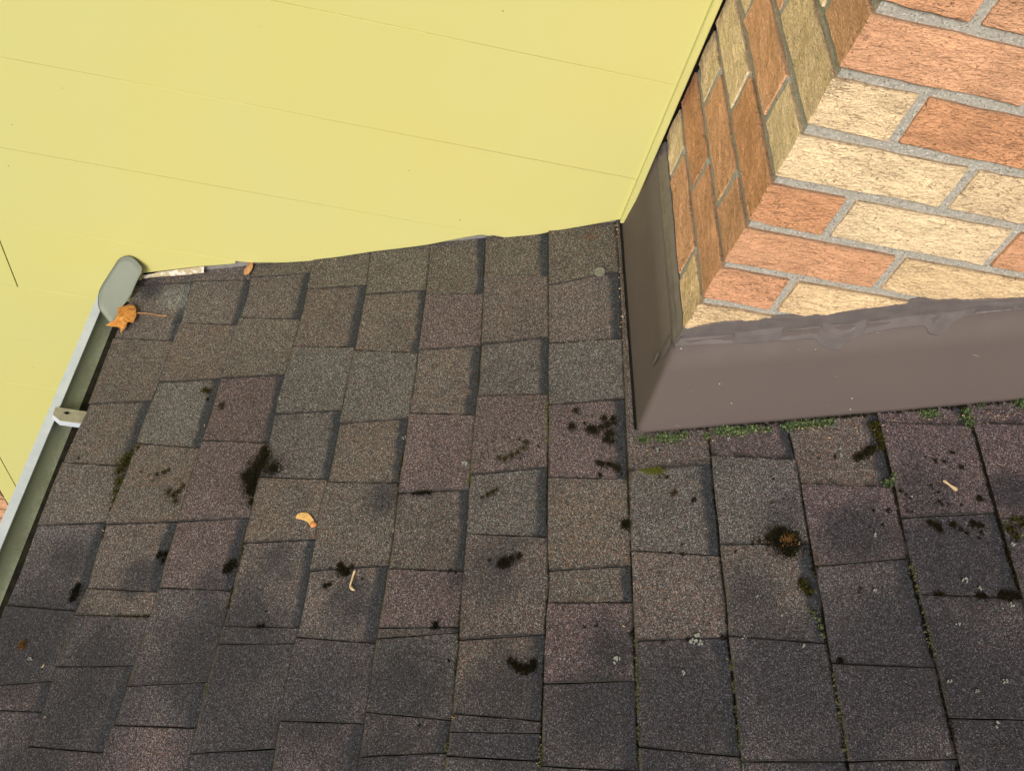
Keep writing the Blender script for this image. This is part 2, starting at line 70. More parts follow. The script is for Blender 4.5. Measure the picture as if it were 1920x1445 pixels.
STALK_PAD = [(-0.3081,-0.7358),(-0.3048,-0.7356),(-0.3015,-0.7393),(-0.2981,-0.7434),(-0.3027,-0.7432),(-0.3067,-0.74)]
SEED_C = [(0.5756,-0.6134),(0.579,-0.6129),(0.5829,-0.6193),(0.5876,-0.6237),(0.5918,-0.6263),(0.5918,-0.6302),(0.5886,-0.6319),(0.5856,-0.6282),(0.5821,-0.6226),(0.5783,-0.6183),(0.5756,-0.6158)]
PALE_SPOT = [(0.0795,-0.1331),(0.0815,-0.1268),(0.0883,-0.1244),(0.0961,-0.1263),(0.0998,-0.1322),(0.0987,-0.1411),(0.0938,-0.1461),(0.087,-0.1459),(0.0807,-0.1411)]
DEBRIS = (0.0732,-0.0491)
SEAL_TOP = [(0.1382,0.2695),(0.1518,0.2783),(0.1705,0.291),(0.1844,0.2982),(0.204,0.3074),(0.2224,0.3117),(0.2413,0.3222),(0.2642,0.3307),(0.29,0.3399),(0.3078,0.351),(0.3328,0.3609),(0.3586,0.375),(0.3853,0.3867),(0.4109,0.3996),(0.4167,0.4064),(0.4366,0.412),(0.4607,0.421),(0.4937,0.4267),(0.5208,0.436),(0.5532,0.4467)]
SEAL_BOT = [(0.1334,0.232),(0.1567,0.2393),(0.1867,0.2515),(0.241,0.2707),(0.285,0.2881),(0.321,0.3029),(0.3301,0.2956),(0.3505,0.2902),(0.3647,0.2966),(0.3664,0.3094),(0.3658,0.3199),(0.3791,0.3271),(0.41,0.3455),(0.4363,0.3591),(0.4559,0.3662),(0.468,0.3555),(0.4829,0.3568),(0.4875,0.3709),(0.4891,0.384),(0.4979,0.3962),(0.5312,0.4122),(0.5684,0.4267)]
FLASH_BOT = [(0.144,-0.4937),(0.3969,-0.493),(0.5544,-0.4887),(0.7196,-0.487)]
SIDE_BOT = [(0.1334,-0.0007),(0.1381,-0.3003),(0.1407,-0.4677)]
SIDE_SEAL_OUT = [(-0.0463,0.246),(-0.0915,0.2629),(-0.1068,0.259),(-0.1539,0.2621),(-0.1915,0.2578),(-0.2409,0.2562),(-0.2803,0.2563),(-0.3083,0.2608),(-0.3332,0.2703),(-0.3453,0.2608),(-0.3517,0.2524),(-0.3856,0.2529),(-0.4112,0.2548)]
SIDE_SEAL_IN = [(0.0171,0.2278),(-0.0191,0.2277),(-0.0697,0.2335),(-0.1181,0.239),(-0.1709,0.2378),(-0.2195,0.2344),(-0.2705,0.2355),(-0.3175,0.2344),(-0.3626,0.2333),(-0.3931,0.2324)]
SIDING_CUT = [(-0.93,0.03),(-0.8225,0.0263),(-0.7,0.0255),(-0.66,0.022),(-0.6,0.019),(-0.53,0.006),(-0.466,0.001),(-0.3474,0.0075),(-0.3,0.007),(-0.2421,0.0075),(-0.185,0.014),(-0.1409,0.018),(-0.0985,0.002),(-0.0676,-0.006),(-0.04,-0.004),(-0.008,0.003),(0.0557,0.008),(0.095,0.012),(0.114,0.014),(0.135,0.014)]
CAP = [(-0.8709,-0.0244,-0.2895),(-0.8678,-0.0214,-0.285),(-0.8624,-0.0182,-0.2803),(-0.8558,-0.016,-0.2769),(-0.8492,-0.0149,-0.2753),(-0.8424,-0.0153,-0.2759),(-0.8356,-0.0169,-0.2783),(-0.8287,-0.0203,-0.2833),(-0.8228,-0.0237,-0.2885),(-0.8193,-0.026,-0.292),(-0.8199,-0.0322,-0.3011),(-0.8261,-0.0402,-0.3132),(-0.8323,-0.0497,-0.3273),(-0.8394,-0.0613,-0.3447),(-0.8479,-0.0704,-0.3583),(-0.8587,-0.0798,-0.3723),(-0.8651,-0.0874,-0.3836),(-0.8716,-0.095,-0.395),(-0.878,-0.102,-0.4056),(-0.8839,-0.0989,-0.401),(-0.891,-0.094,-0.3936),(-0.8981,-0.0891,-0.3862),(-0.9033,-0.0847,-0.3797),(-0.9055,-0.0801,-0.3728),(-0.906,-0.0746,-0.3646),(-0.9057,-0.0691,-0.3563),(-0.9038,-0.0621,-0.3458),(-0.8975,-0.0533,-0.3327),(-0.89,-0.0451,-0.3204),(-0.8804,-0.0347,-0.3049)]
BRACKET = [(-0.9124,-0.3312,-0.392),(-0.8493,-0.3319,-0.392),(-0.847,-0.3592,-0.392),(-0.8943,-0.3608,-0.392),(-0.9115,-0.3495,-0.392)]
BRACKET_HOLE = (-0.8878,-0.3414,-0.392)
DARK_BLOBS = [(0.449,-0.686,0.058,0.8),(0.565,-0.732,0.079,0.9),(0.473,-0.875,0.133,0.8),(0.326,-0.886,0.102,0.75),(0.573,-0.93,0.105,0.8),(0.193,-0.918,0.09,0.75),(0.073,-0.931,0.077,0.75),(-0.054,-0.893,0.067,0.6),(-0.203,-0.883,0.078,0.65),(-0.33,-0.904,0.095,0.65),(-0.49,-0.838,0.12,0.85),(-0.609,-0.801,0.045,0.3),(-0.709,-0.841,0.08,0.65),(-0.864,-0.794,0.124,0.75),(-0.726,-0.922,0.128,0.6),(-0.831,-0.674,0.061,0.5),(-0.688,-0.704,0.044,0.55),(-0.549,-0.715,0.037,0.5),(-0.303,-0.76,0.048,0.45),(-0.05,-0.971,0.098,0.6),(-0.237,-0.984,0.102,0.55),(-0.455,-0.976,0.116,0.55),(0.66,-0.64,0.038,0.7),(0.096,-0.849,0.045,0.55),(0.553,-0.633,0.054,0.4),(0.352,-0.646,0.048,0.35),(-0.874,-0.04,0.031,0.6),(-0.276,-0.582,0.034,0.4),(-0.137,-0.724,0.026,0.35),(-0.079,-0.709,0.051,0.3),(-0.442,-0.692,0.046,0.35),(0.284,-0.782,0.067,0.35),(0.386,-0.997,0.123,0.6),(0.16,-1.004,0.104,0.6),(-0.741,-0.998,0.13,0.5)]
PITCH = 0.407782
SID_Z0 = 0.372
SID_S = 0.20485
XC = 0.1378
DCH = 0.4387
BR_Z0 = 0.7809
BR_H = 0.07496

SLN, SLC = sin(PITCH), cos(PITCH)


def roof_pt(u, v, h=0.0):
    return Vector((u * SLC - h * SLN, v, u * SLN + h * SLC))


# ------------------------------------------------------------------ helpers
WLOC = {}


def thing(name, label, cat, loc, group=None, kind=None):
    o = bpy.data.objects.new(name, None)
    COL.objects.link(o)
    o.empty_display_size = 0.05
    o.location = loc
    o['label'] = label
    o['category'] = cat
    if group:
        o['group'] = group
    if kind:
        o['kind'] = kind
    WLOC[o] = Vector(loc)
    return o


def tag(o, label=None, cat=None, group=None, kind=None):
    if label:
        o['label'] = label
    if cat:
        o['category'] = cat
    if group:
        o['group'] = group
    if kind:
        o['kind'] = kind
    return o


def obj(name, verts, faces, mats, parent=None, mat_idx=None, uvs=None, smooth=False, color=None, props=None):
    """one mesh object from world-space vertices; its origin sits at its own centre"""
    vs = [Vector(v) for v in verts]
    c = Vector((0, 0, 0))
    for v in vs:
        c += v
    c /= max(1, len(vs))
    me = bpy.data.meshes.new(name)
    me.from_pydata([tuple(v - c) for v in vs], [], faces)
    if not isinstance(mats, (list, tuple)):
        mats = [mats]
    for m in mats:
        me.materials.append(m)
    if mat_idx:
        me.polygons.foreach_set('material_index', mat_idx)
    if smooth:
        me.polygons.foreach_set('use_smooth', [True] * len(me.polygons))
    if uvs:
        l = me.uv_layers.new(name='UVMap')
        flat = []
        for p in me.polygons:
            for vi in p.vertices:
                flat.extend(uvs[vi])
        l.data.foreach_set('uv', flat)
    me.update()
    o = bpy.data.objects.new(name, me)
    COL.objects.link(o)
    if parent:
        o.parent = parent
        o.location = c - WLOC[parent]
    else:
        o.location = c
    WLOC[o] = c.copy()
    if color:
        o.color = color
    if props:
        for k, v in props.items():
            o[k] = v
    return o


def box_vf(x0, x1, y0, y1, z0, z1):
    v = [(x, y, z) for x in (x0, x1) for y in (y0, y1) for z in (z0, z1)]
    f = [(0, 1, 3, 2), (4, 6, 7, 5), (0, 4, 5, 1), (2, 3, 7, 6), (0, 2, 6, 4), (1, 5, 7, 3)]
    return v, f


def slab(outline, depth_vec):
    """closed prism: outline (list of points) pushed along depth_vec"""
    n = len(outline)
    a = [Vector(p) for p in outline]
    v = a + [p + Vector(depth_vec) for p in a]
    f = [tuple(range(n)), tuple(range(2 * n - 1, n - 1, -1))]
    for i in range(n):
        j = (i + 1) % n
        f.append((j, i, i + n, j + n))
    return v, f


def tube_vf(path, rad, n=6):
    pts = [Vector(p) for p in path]
    v, f = [], []
    for i, p in enumerate(pts):
        t = (pts[min(i + 1, len(pts) - 1)] - pts[max(i - 1, 0)]).normalized()
        a = t.cross(Vector((0, 0, 1)))
        if a.length < 1e-4:
            a = Vector((1, 0, 0))
        a.normalize()
        b = t.cross(a)
        r = rad[i] if isinstance(rad, (list, tuple)) else rad
        for k in range(n):
            w = 2 * pi * k / n
            v.append(p + (a * cos(w) + b * sin(w)) * r)
    for i in range(len(pts) - 1):
        for k in range(n):
            f.append((i * n + k, i * n + (k + 1) % n, (i + 1) * n + (k + 1) % n, (i + 1) * n + k))
    f.append(tuple(range(n - 1, -1, -1)))
    f.append(tuple(range((len(pts) - 1) * n, len(pts) * n)))
    return v, f


# ------------------------------------------------------------------ materials
class NT:
    def __init__(self, name):
        self.m = bpy.data.materials.new(name)
        self.m.use_nodes = True
        self.t = self.m.node_tree
        self.t.nodes.clear()
        self.out = self.n('ShaderNodeOutputMaterial')
        self.b = self.n('ShaderNodeBsdfPrincipled')
        self.l(self.b.outputs[0], self.out.inputs[0])

    def n(self, typ, **kw):
        x = self.t.nodes.new(typ)
        for k, v in kw.items():
            setattr(x, k, v)
        return x

    def l(self, a, b):
        self.t.links.new(a, b)

    def put(self, sock, val):
        if isinstance(val, bpy.types.NodeSocket):
            self.l(val, sock)
        else:
            if isinstance(val, tuple) and len(val) == 3 and sock.type == 'RGBA':
                val = (*val, 1.0)
            sock.default_value = val

    def pos(self, scale=(1, 1, 1), rot=(0, 0, 0), coord='world'):
        if coord == 'world':
            s = self.n('ShaderNodeNewGeometry').outputs['Position']
        else:
            s = self.n('ShaderNodeTexCoord').outputs['Object']
        mp = self.n('ShaderNodeMapping')
        self.l(s, mp.inputs[0])
        mp.inputs['Scale'].default_value = scale
        mp.inputs['Rotation'].default_value = rot
        return mp.outputs[0]

    def noise(self, vec, scale, detail=4, rough=0.55, dist=0.0):
        x = self.n('ShaderNodeTexNoise')
        self.l(vec, x.inputs['Vector'])
        x.inputs['Scale'].default_value = scale
        x.inputs['Detail'].default_value = detail
        x.inputs['Roughness'].default_value = rough
        x.inputs['Distortion'].default_value = dist
        return x.outputs[0]

    def vor(self, vec, scale, feature='F1', rnd=1.0):
        x = self.n('ShaderNodeTexVoronoi', feature=feature)
        self.l(vec, x.inputs['Vector'])
        x.inputs['Scale'].default_value = scale
        x.inputs['Randomness'].default_value = rnd
        return x

    def ramp(self, fac, stops, interp='LINEAR'):
        x = self.n('ShaderNodeValToRGB')
        cr = x.color_ramp
        cr.interpolation = interp
        while len(cr.elements) < len(stops):
            cr.elements.new(0.5)
        for e, (p, c) in zip(cr.elements, stops):
            e.position = p
            e.color = (c, c, c, 1) if isinstance(c, (int, float)) else (*c, 1)
        self.l(fac, x.inputs[0])
        return x.outputs[0]

    def mix(self, fac, a, b, mode='MIX'):
        x = self.n('ShaderNodeMix', data_type='RGBA', blend_type=mode)
        self.put(x.inputs[0], fac)
        self.put(x.inputs[6], a)
        self.put(x.inputs[7], b)
        return x.outputs[2]

    def math(self, op, a, b=0.0, clamp=False):
        x = self.n('ShaderNodeMath', operation=op, use_clamp=clamp)
        self.put(x.inputs[0], a)
        self.put(x.inputs[1], b)
        return x.outputs[0]

    def bump(self, h, dist, strength=1.0):
        x = self.n('ShaderNodeBump')
        x.inputs['Distance'].default_value = dist
        x.inputs['Strength'].default_value = strength
        self.l(h, x.inputs['Height'])
        self.l(x.outputs[0], self.b.inputs['Normal'])

    def fin(self, col, rough=0.8, metal=0.0, spec=0.5):
        self.put(self.b.inputs['Base Color'], col)
        self.put(self.b.inputs['Roughness'], rough)
        self.put(self.b.inputs['Metallic'], metal)
        self.put(self.b.inputs['Specular IOR Level'], spec)
        return self.m


def mat_shingle():
    m = NT('shingle_granules')
    p = m.pos()
    oi = m.n('ShaderNodeObjectInfo')
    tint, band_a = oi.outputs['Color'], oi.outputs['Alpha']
    rust = m.n('ShaderNodeAttribute', attribute_type='OBJECT', attribute_name='rust').outputs['Fac']
    pale = m.n('ShaderNodeAttribute', attribute_type='OBJECT', attribute_name='pale').outputs['Fac']
    v1 = m.vor(p, 830.0)
    sep = m.n('ShaderNodeSeparateColor')
    m.l(v1.outputs['Color'], sep.inputs[0])
    r1, r2 = sep.outputs[0], sep.outputs[1]
    lum = m.ramp(r1, [(0.0, 0.18), (0.25, 0.45), (0.55, 0.92), (0.8, 1.45), (0.93, 2.3), (1.0, 4.4)])
    base = m.mix(1.0, tint, lum, 'MULTIPLY')
    # a share of rust-orange and of pale grains, different on each shingle
    n0 = m.noise(p, 22.0, 3)
    rr = m.math('MULTIPLY', rust, m.ramp(n0, [(0.35, 0.15), (0.65, 1.0)]))
    isr = m.math('GREATER_THAN', r2, m.math('SUBTRACT', 1.0, rr))
    base = m.mix(isr, base, m.mix(r1, (0.12, 0.065, 0.036), (0.27, 0.155, 0.085)))
    isw = m.math('LESS_THAN', r2, 0.028)
    base = m.mix(isw, base, (0.30, 0.29, 0.27))
    isred = m.math('LESS_THAN', m.math('ABSOLUTE', m.math('SUBTRACT', r2, 0.12)), 0.03)
    base = m.mix(isred, base, (0.16, 0.07, 0.06))
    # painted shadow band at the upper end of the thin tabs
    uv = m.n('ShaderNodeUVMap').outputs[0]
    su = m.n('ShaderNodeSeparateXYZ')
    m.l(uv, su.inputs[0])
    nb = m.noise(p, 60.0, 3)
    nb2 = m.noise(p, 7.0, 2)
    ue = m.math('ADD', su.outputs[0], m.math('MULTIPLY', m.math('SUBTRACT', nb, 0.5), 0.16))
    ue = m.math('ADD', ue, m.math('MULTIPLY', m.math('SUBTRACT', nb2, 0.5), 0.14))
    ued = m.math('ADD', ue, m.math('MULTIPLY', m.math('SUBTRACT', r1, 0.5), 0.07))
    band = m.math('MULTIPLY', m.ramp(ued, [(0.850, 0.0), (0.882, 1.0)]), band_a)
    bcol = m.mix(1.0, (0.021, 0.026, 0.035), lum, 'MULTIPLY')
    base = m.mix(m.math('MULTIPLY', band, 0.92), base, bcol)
    # bleached patch
    pl = m.math('MULTIPLY', m.ramp(m.noise(p, 26.0, 4), [(0.30, 0.0), (0.56, 1.0)]), pale)
    pl = m.math('MULTIPLY', pl, m.ramp(su.outputs[0], [(0.40, 0.0), (0.75, 1.0)]))
    pl = m.math('MULTIPLY', pl, m.ramp(su.outputs[1], [(0.02, 0.3), (0.12, 1.0), (0.30, 0.9), (0.62, 0.0)]))
    base = m.mix(pl, base, m.mix(1.0, (0.17, 0.18, 0.175), lum, 'MULTIPLY'))
    # darker tone in drifting clouds, heaviest on the lower courses nearest the eave corner
    sp = m.n('ShaderNodeSeparateXYZ')
    m.l(p, sp.inputs[0])
    ns = m.noise(p, 9.0, 5, 0.62, 0.6)
    nf = m.noise(p, 34.0, 4)
    acc = None
    for (bu, bv_, br_, bw) in DARK_BLOBS:
        d = m.n('ShaderNodeVectorMath', operation='DISTANCE')
        m.l(p, d.inputs[0])
        d.inputs[1].default_value = roof_pt(bu, bv_, 0.003)
        mr = m.n('ShaderNodeMapRange', interpolation_type='SMOOTHSTEP')
        m.l(d.outputs['Value'], mr.inputs[0])
        mr.inputs[1].default_value = 0.0
        mr.inputs[2].default_value = br_ * 1.55
        mr.inputs[3].default_value = bw
        mr.inputs[4].default_value = 0.0
        acc = mr.outputs[0] if acc is None else m.math('MAXIMUM', acc, mr.outputs[0])
    st = m.math('ADD', acc, m.math('MULTIPLY', m.math('SUBTRACT', ns, 0.5), 0.9))
    st = m.math('ADD', st, m.math('MULTIPLY', m.math('SUBTRACT', nf, 0.5), 0.35))
    cloud_mask = m.ramp(st, [(0.06, 0.0), (0.30, 0.62), (0.55, 1.0)])
    dark = m.mix(1.0, (0.0285, 0.0290, 0.0370), lum, 'MULTIPLY')
    base = m.mix(m.math('MULTIPLY', cloud_mask, 0.86), base, dark)
    blot = m.ramp(m.noise(p, 3.2, 2), [(0.3, 0.86), (0.7, 1.12)])
    base = m.mix(1.0, base, blot, 'MULTIPLY')
    # grime and painted crevice shade where tabs butt: dark rims
    rim = m.math('MULTIPLY', m.ramp(su.outputs[1], [(0.0, 1.0), (0.020, 0.0), (0.980, 0.0), (1.0, 1.0)]),
                 m.ramp(nb, [(0.38, 0.0), (0.56, 0.95)]))
    rim = m.math('MAXIMUM', rim, m.math('MULTIPLY', m.ramp(su.outputs[0], [(0.955, 0.0), (0.985, 1.0)]), m.ramp(nb, [(0.30, 0.35), (0.55, 1.0)])))
    worn = m.math('MULTIPLY', m.ramp(su.outputs[0], [(0.012, 1.0), (0.04, 0.0)]), m.ramp(nb2, [(0.45, 0.0), (0.6, 0.5)]))
    base = m.mix(worn, base, (0.085, 0.070, 0.042))
    base = m.mix(rim, base, (0.014, 0.013, 0.012))
    h = m.math('SUBTRACT', 1.0, m.math('MULTIPLY', v1.outputs['Distance'], 1.0))
    h = m.math('ADD', h, m.math('MULTIPLY', r1, 0.7))
    m.bump(h, 0.0009, 0.9)
    return m.fin(base, 0.85, 0, 0.35)


def mat_edge():
    m = NT('shingle_cut_edge')
    n = m.noise(m.pos(), 300.0, 2)
    return m.fin(m.ramp(n, [(0.38, (0.016, 0.015, 0.014)), (0.62, (0.07, 0.066, 0.062))]), 0.9)


def mat_siding():
    m = NT('yellow_siding')
    p = m.pos()
    n = m.noise(p, 2.2, 3)
    col = m.mix(m.ramp(n, [(0.3, 0.0), (0.7, 1.0)]), (0.600, 0.572, 0.212), (0.580, 0.578, 0.250))
    # fly specks and dust
    v = m.vor(p, 27.0)
    sep = m.n('ShaderNodeSeparateColor')
    m.l(v.outputs['Color'], sep.inputs[0])
    size = m.math('MULTIPLY', m.ramp(sep.outputs[0], [(0.50, 0.0), (1.0, 1.0)]), 0.045)
    dot = m.math('LESS_THAN', v.outputs['Distance'], size)
    col = m.mix(m.math('MULTIPLY', dot, 0.8), col, (0.16, 0.12, 0.05))
    m.bump(m.noise(p, 9.0, 2), 0.0008, 0.35)
    return m.fin(col, 0.34, 0, 0.4)


def mat_brick():
    m = NT('rustic_brick')
    oi = m.n('ShaderNodeObjectInfo')
    rnd = oi.outputs['Random']
    p = m.pos()
    off = m.n('ShaderNodeVectorMath', operation='ADD')
    m.l(p, off.inputs[0])
    cmb = m.n('ShaderNodeCombineXYZ')
    for i in range(3):
        m.l(m.math('MULTIPLY', rnd, 7.0 + 3 * i), cmb.inputs[i])
    m.l(cmb.outputs[0], off.inputs[1])
    mp = m.n('ShaderNodeMapping')
    m.l(off.outputs[0], mp.inputs[0])
    mp.inputs['Scale'].default_value = (1.0, 1.0, 2.5)
    g = mp.outputs[0]
    n1 = m.noise(g, 38.0, 6, 0.65, 0.8)
    n2 = m.noise(g, 150.0, 4, 0.6, 0.4)
    n3 = m.noise(off.outputs[0], 14.0, 3)
    mp2 = m.n('ShaderNodeMapping')
    m.l(off.outputs[0], mp2.inputs[0])
    mp2.inputs['Scale'].default_value = (1.0, 1.0, 2.1)
    ns_ = m.noise(mp2.outputs[0], 105.0, 3, 0.55, 1.6)
    deep = m.ramp(m.noise(off.outputs[0], 9.0, 2), [(0.35, 0.35), (0.65, 1.0)])
    crack = m.math('MULTIPLY', m.ramp(ns_, [(0.56, 0.0), (0.68, 1.0)]), deep)
    crack = m.math('MULTIPLY', crack, m.ramp(m.math('FRACT', m.math('MULTIPLY', rnd, 7.31)), [(0.0, 0.25), (1.0, 1.0)]))
    col = m.mix(1.0, oi.outputs['Color'], m.ramp(n3, [(0.3, 0.86), (0.7, 1.12)]), 'MULTIPLY')
    col = m.mix(1.0, col, m.ramp(n1, [(0.25, 0.80), (0.5, 1.0), (0.75, 1.08)]), 'MULTIPLY')
    col = m.mix(m.ramp(n2, [(0.54, 0.0), (0.72, 0.42)]), col, (0.46, 0.25, 0.13))
    n4 = m.noise(off.outputs[0], 330.0, 3, 0.7)
    col = m.mix(1.0, col, m.ramp(n4, [(0.30, 0.80), (0.5, 1.02), (0.7, 1.2)]), 'MULTIPLY')
    col = m.mix(m.math('MULTIPLY', crack, 0.48), col, (0.26, 0.14, 0.065))
    pit = m.ramp(m.noise(off.outputs[0], 210.0, 2), [(0.66, 0.0), (0.72, 0.7)])
    col = m.mix(pit, col, (0.13, 0.06, 0.03))
    # shade on the little ledges, painted wherever the face points up
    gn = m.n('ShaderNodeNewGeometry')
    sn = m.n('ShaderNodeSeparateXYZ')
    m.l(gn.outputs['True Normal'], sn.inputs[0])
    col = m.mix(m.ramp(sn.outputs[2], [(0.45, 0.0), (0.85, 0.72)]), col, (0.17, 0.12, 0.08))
    h = m.math('ADD', m.math('MULTIPLY', n1, 1.1), m.math('MULTIPLY', n2, 0.40))
    h = m.math('ADD', h, m.math('MULTIPLY', n4, 0.12))
    h = m.math('SUBTRACT', h, m.math('MULTIPLY', crack, 0.7))
    m.bump(h, 0.0058, 0.85)
    return m.fin(col, 0.9, 0, 0.25)


def mat_mortar():
    m = NT('sandy_mortar')
    p = m.pos()
    v = m.vor(p, 560.0)
    sep = m.n('ShaderNodeSeparateColor')
    m.l(v.outputs['Color'], sep.inputs[0])
    col = m.ramp(sep.outputs[0], [(0.0, (0.14, 0.135, 0.125)), (0.08, (0.32, 0.31, 0.275)), (0.6, (0.42, 0.41, 0.365)), (0.92, (0.47, 0.46, 0.42)), (1.0, (0.66, 0.65, 0.61))])
    col = m.mix(m.ramp(m.noise(p, 12.0, 3), [(0.35, 0.0), (0.7, 0.45)]), col, (0.38, 0.365, 0.32))
    h = m.math('ADD', m.noise(p, 60.0, 4), m.math('MULTIPLY', sep.outputs[0], 0.35))
    m.bump(h, 0.003, 0.9)
    return m.fin(col, 0.95, 0, 0.2)


def mat_flash():
    m = NT('brown_flashing')
    p = m.pos()
    n = m.noise(p, 4.0, 3)
    col = m.mix(n, (0.100, 0.082, 0.077), (0.115, 0.094, 0.088))
    mp = m.pos((1, 1, 1), (0.3, 0.5, 0.2))
    v = m.vor(mp, 60.0)
    sep = m.n('ShaderNodeSeparateColor')
    m.l(v.outputs['Color'], sep.inputs[0])
    size = m.math('MULTIPLY', m.ramp(sep.outputs[1], [(0.62, 0.0), (1.0, 1.0)]), 0.085)
    dot = m.math('LESS_THAN', v.outputs['Distance'], size)
    col = m.mix(m.math('MULTIPLY', dot, 0.75), col, (0.55, 0.49, 0.41))
    str_ = m.pos((30, 30, 260), (0.5, 0.9, 0.4))
    sc = m.ramp(m.noise(str_, 1.0, 2), [(0.74, 0.0), (0.78, 0.35)])
    col = m.mix(sc, col, (0.42, 0.37, 0.31))
    m.bump(m.noise(p, 9.0, 3), 0.0016, 0.5)
    return m.fin(col, m.ramp(m.noise(p, 25.0, 3), [(0.3, 0.66), (0.7, 0.80)]), 0.0, 0.3)


def mat_flat(name, a, b, scale=30.0, rough=0.7, metal=0.0, spec=0.4, bump=0.0, lo=0.35, hi=0.65):
    m = NT(name)
    p = m.pos()
    n = m.noise(p, scale, 4)
    if bump:
        m.bump(n, bump, 0.8)
    return m.fin(m.mix(m.ramp(n, [(lo, 0.0), (hi, 1.0)]), a, b), rough, metal, spec)


def mat_gutter():
    m = NT('weathered_gutter')
    p = m.pos()
    n = m.noise(m.pos((1.0, 0.35, 1.0)), 26.0, 5, 0.6)
    nf = m.noise(p, 170.0, 3)
    col = m.mix(n, (0.27, 0.31, 0.23), (0.34, 0.375, 0.285))
    # silt marks: patches of dirt along the trough
    d = m.math('ADD', n, m.math('MULTIPLY', m.math('SUBTRACT', nf, 0.5), 0.35))
    g = m.n('ShaderNodeSeparateXYZ')
    m.l(p, g.inputs[0])
    low = m.ramp(m.math('MULTIPLY', g.outputs[2], -1.0), [(0.415, 0.0), (0.436, 1.0)])
    dirt = m.math('MULTIPLY', m.ramp(d, [(0.38, 0.0), (0.60, 0.8)]), low)
    col = m.mix(dirt, col, (0.13, 0.14, 0.085))
    return m.fin(col, 0.55, 0.0, 0.4)


def mat_var(name, stops, scale, rough=0.8, spec=0.2):
    m = NT(name)
    return m.fin(m.ramp(m.noise(m.pos(), scale, 3), stops), rough, 0, spec)


M_SH, M_EDGE, M_SID, M_BRICK, M_MORT, M_FLASH = mat_shingle(), mat_edge(), mat_siding(), mat_brick(), mat_mortar(), mat_flash()
M_GUT = mat_gutter()
M_CAP = mat_flat('sage_cap', (0.130, 0.158, 0.122), (0.148, 0.176, 0.138), 18, 0.38, 0, 0.5)
M_LIP = mat_flat('pale_lip', (0.42, 0.48, 0.55), (0.48, 0.54, 0.60), 40, 0.45, 0.0, 0.5)
M_SEAL = mat_flat('roof_sealant', (0.118, 0.103, 0.103), (0.142, 0.125, 0.125), 55, 0.45, 0, 0.45, 0.0015)
M_ALU = mat_flat('bare_aluminium', (0.55, 0.55, 0.55), (0.68, 0.68, 0.68), 60, 0.38, 0.75, 0.5)
M_STRAP = mat_flat('bracket_metal', (0.30, 0.29, 0.265), (0.40, 0.39, 0.36), 60, 0.4, 0.7, 0.5)
M_CAULK = mat_flat('cracked_caulk', (0.40, 0.34, 0.22), (0.66, 0.63, 0.56), 60, 0.75, 0, 0.3, 0.003, 0.46, 0.54)
M_BLACK = mat_flat('tar_paper_and_gap_black', (0.006, 0.006, 0.006), (0.012, 0.011, 0.010), 40, 0.95, 0, 0.1)  # tar paper black; also paints the shade of the flashing gap
M_GUT_SHADE = mat_flat('gutter_shade', (0.006, 0.006, 0.004), (0.018, 0.016, 0.010), 80, 0.9, 0, 0.2, 0.003)  # near-black colour for the deep shade in the trough
M_DECK = mat_flat('roof_deck', (0.02, 0.018, 0.016), (0.03, 0.027, 0.022), 40, 0.95, 0, 0.2)
M_MOSS = {
    'black': mat_var('moss_black', [(0.35, (0.006, 0.006, 0.004)), (0.58, (0.016, 0.014, 0.007)), (0.72, (0.07, 0.055, 0.012))], 480),
    'olive': mat_var('moss_olive', [(0.3, (0.012, 0.011, 0.005)), (0.5, (0.045, 0.036, 0.010)), (0.7, (0.12, 0.10, 0.022))], 480),
    'mixed': mat_var('moss_mixed', [(0.36, (0.010, 0.010, 0.005)), (0.5, (0.035, 0.035, 0.010)), (0.62, (0.16, 0.15, 0.025))], 270),
    'green': mat_var('moss_green', [(0.3, (0.05, 0.06, 0.012)), (0.6, (0.20, 0.22, 0.035))], 450),
    'bright': mat_var('moss_bright', [(0.34, (0.02, 0.03, 0.012)), (0.5, (0.11, 0.16, 0.065)), (0.64, (0.32, 0.42, 0.20))], 260),
    'dry': mat_var('moss_dry', [(0.3, (0.09, 0.05, 0.015)), (0.6, (0.28, 0.15, 0.05))], 660),
    'lichen': mat_var('moss_pale', [(0.3, (0.06, 0.06, 0.03)), (0.6, (0.24, 0.25, 0.13))], 480),
}
M_LICH = mat_flat('lichen_crust', (0.20, 0.225, 0.20), (0.36, 0.39, 0.36), 300, 0.95, 0, 0.1, 0.002)
M_SPOT = mat_flat('dull_lichen', (0.13, 0.135, 0.105), (0.20, 0.205, 0.165), 260, 0.95, 0, 0.1, 0.001)
M_LEAF = mat_flat('orange_leaf', (0.36, 0.13, 0.025), (0.60, 0.30, 0.075), 75, 0.6, 0, 0.3, 0.004)
M_STEM = mat_flat('leaf_stem', (0.36, 0.17, 0.07), (0.50, 0.28, 0.12), 120, 0.6, 0, 0.3)
M_SEED = mat_flat('seed_wing', (0.56, 0.32, 0.10), (0.72, 0.48, 0.20), 160, 0.6, 0, 0.3, 0.001)
M_SEEDB = mat_flat('seed_wing_brown', (0.34, 0.17, 0.07), (0.50, 0.27, 0.12), 160, 0.6, 0, 0.3, 0.001)
M_NUT = mat_flat('seed_nut', (0.50, 0.20, 0.07), (0.58, 0.26, 0.10), 160, 0.6, 0, 0.3)
M_STRAW = mat_flat('straw', (0.55, 0.42, 0.24), (0.66, 0.52, 0.32), 120, 0.7, 0, 0.3)
M_TWIG = mat_flat('twig', (0.07, 0.045, 0.03), (0.20, 0.12, 0.08), 200, 0.85, 0, 0.2)
M_GRASS = mat_flat('lawn', (0.035, 0.06, 0.02), (0.06, 0.09, 0.03), 3, 0.95, 0, 0.2)

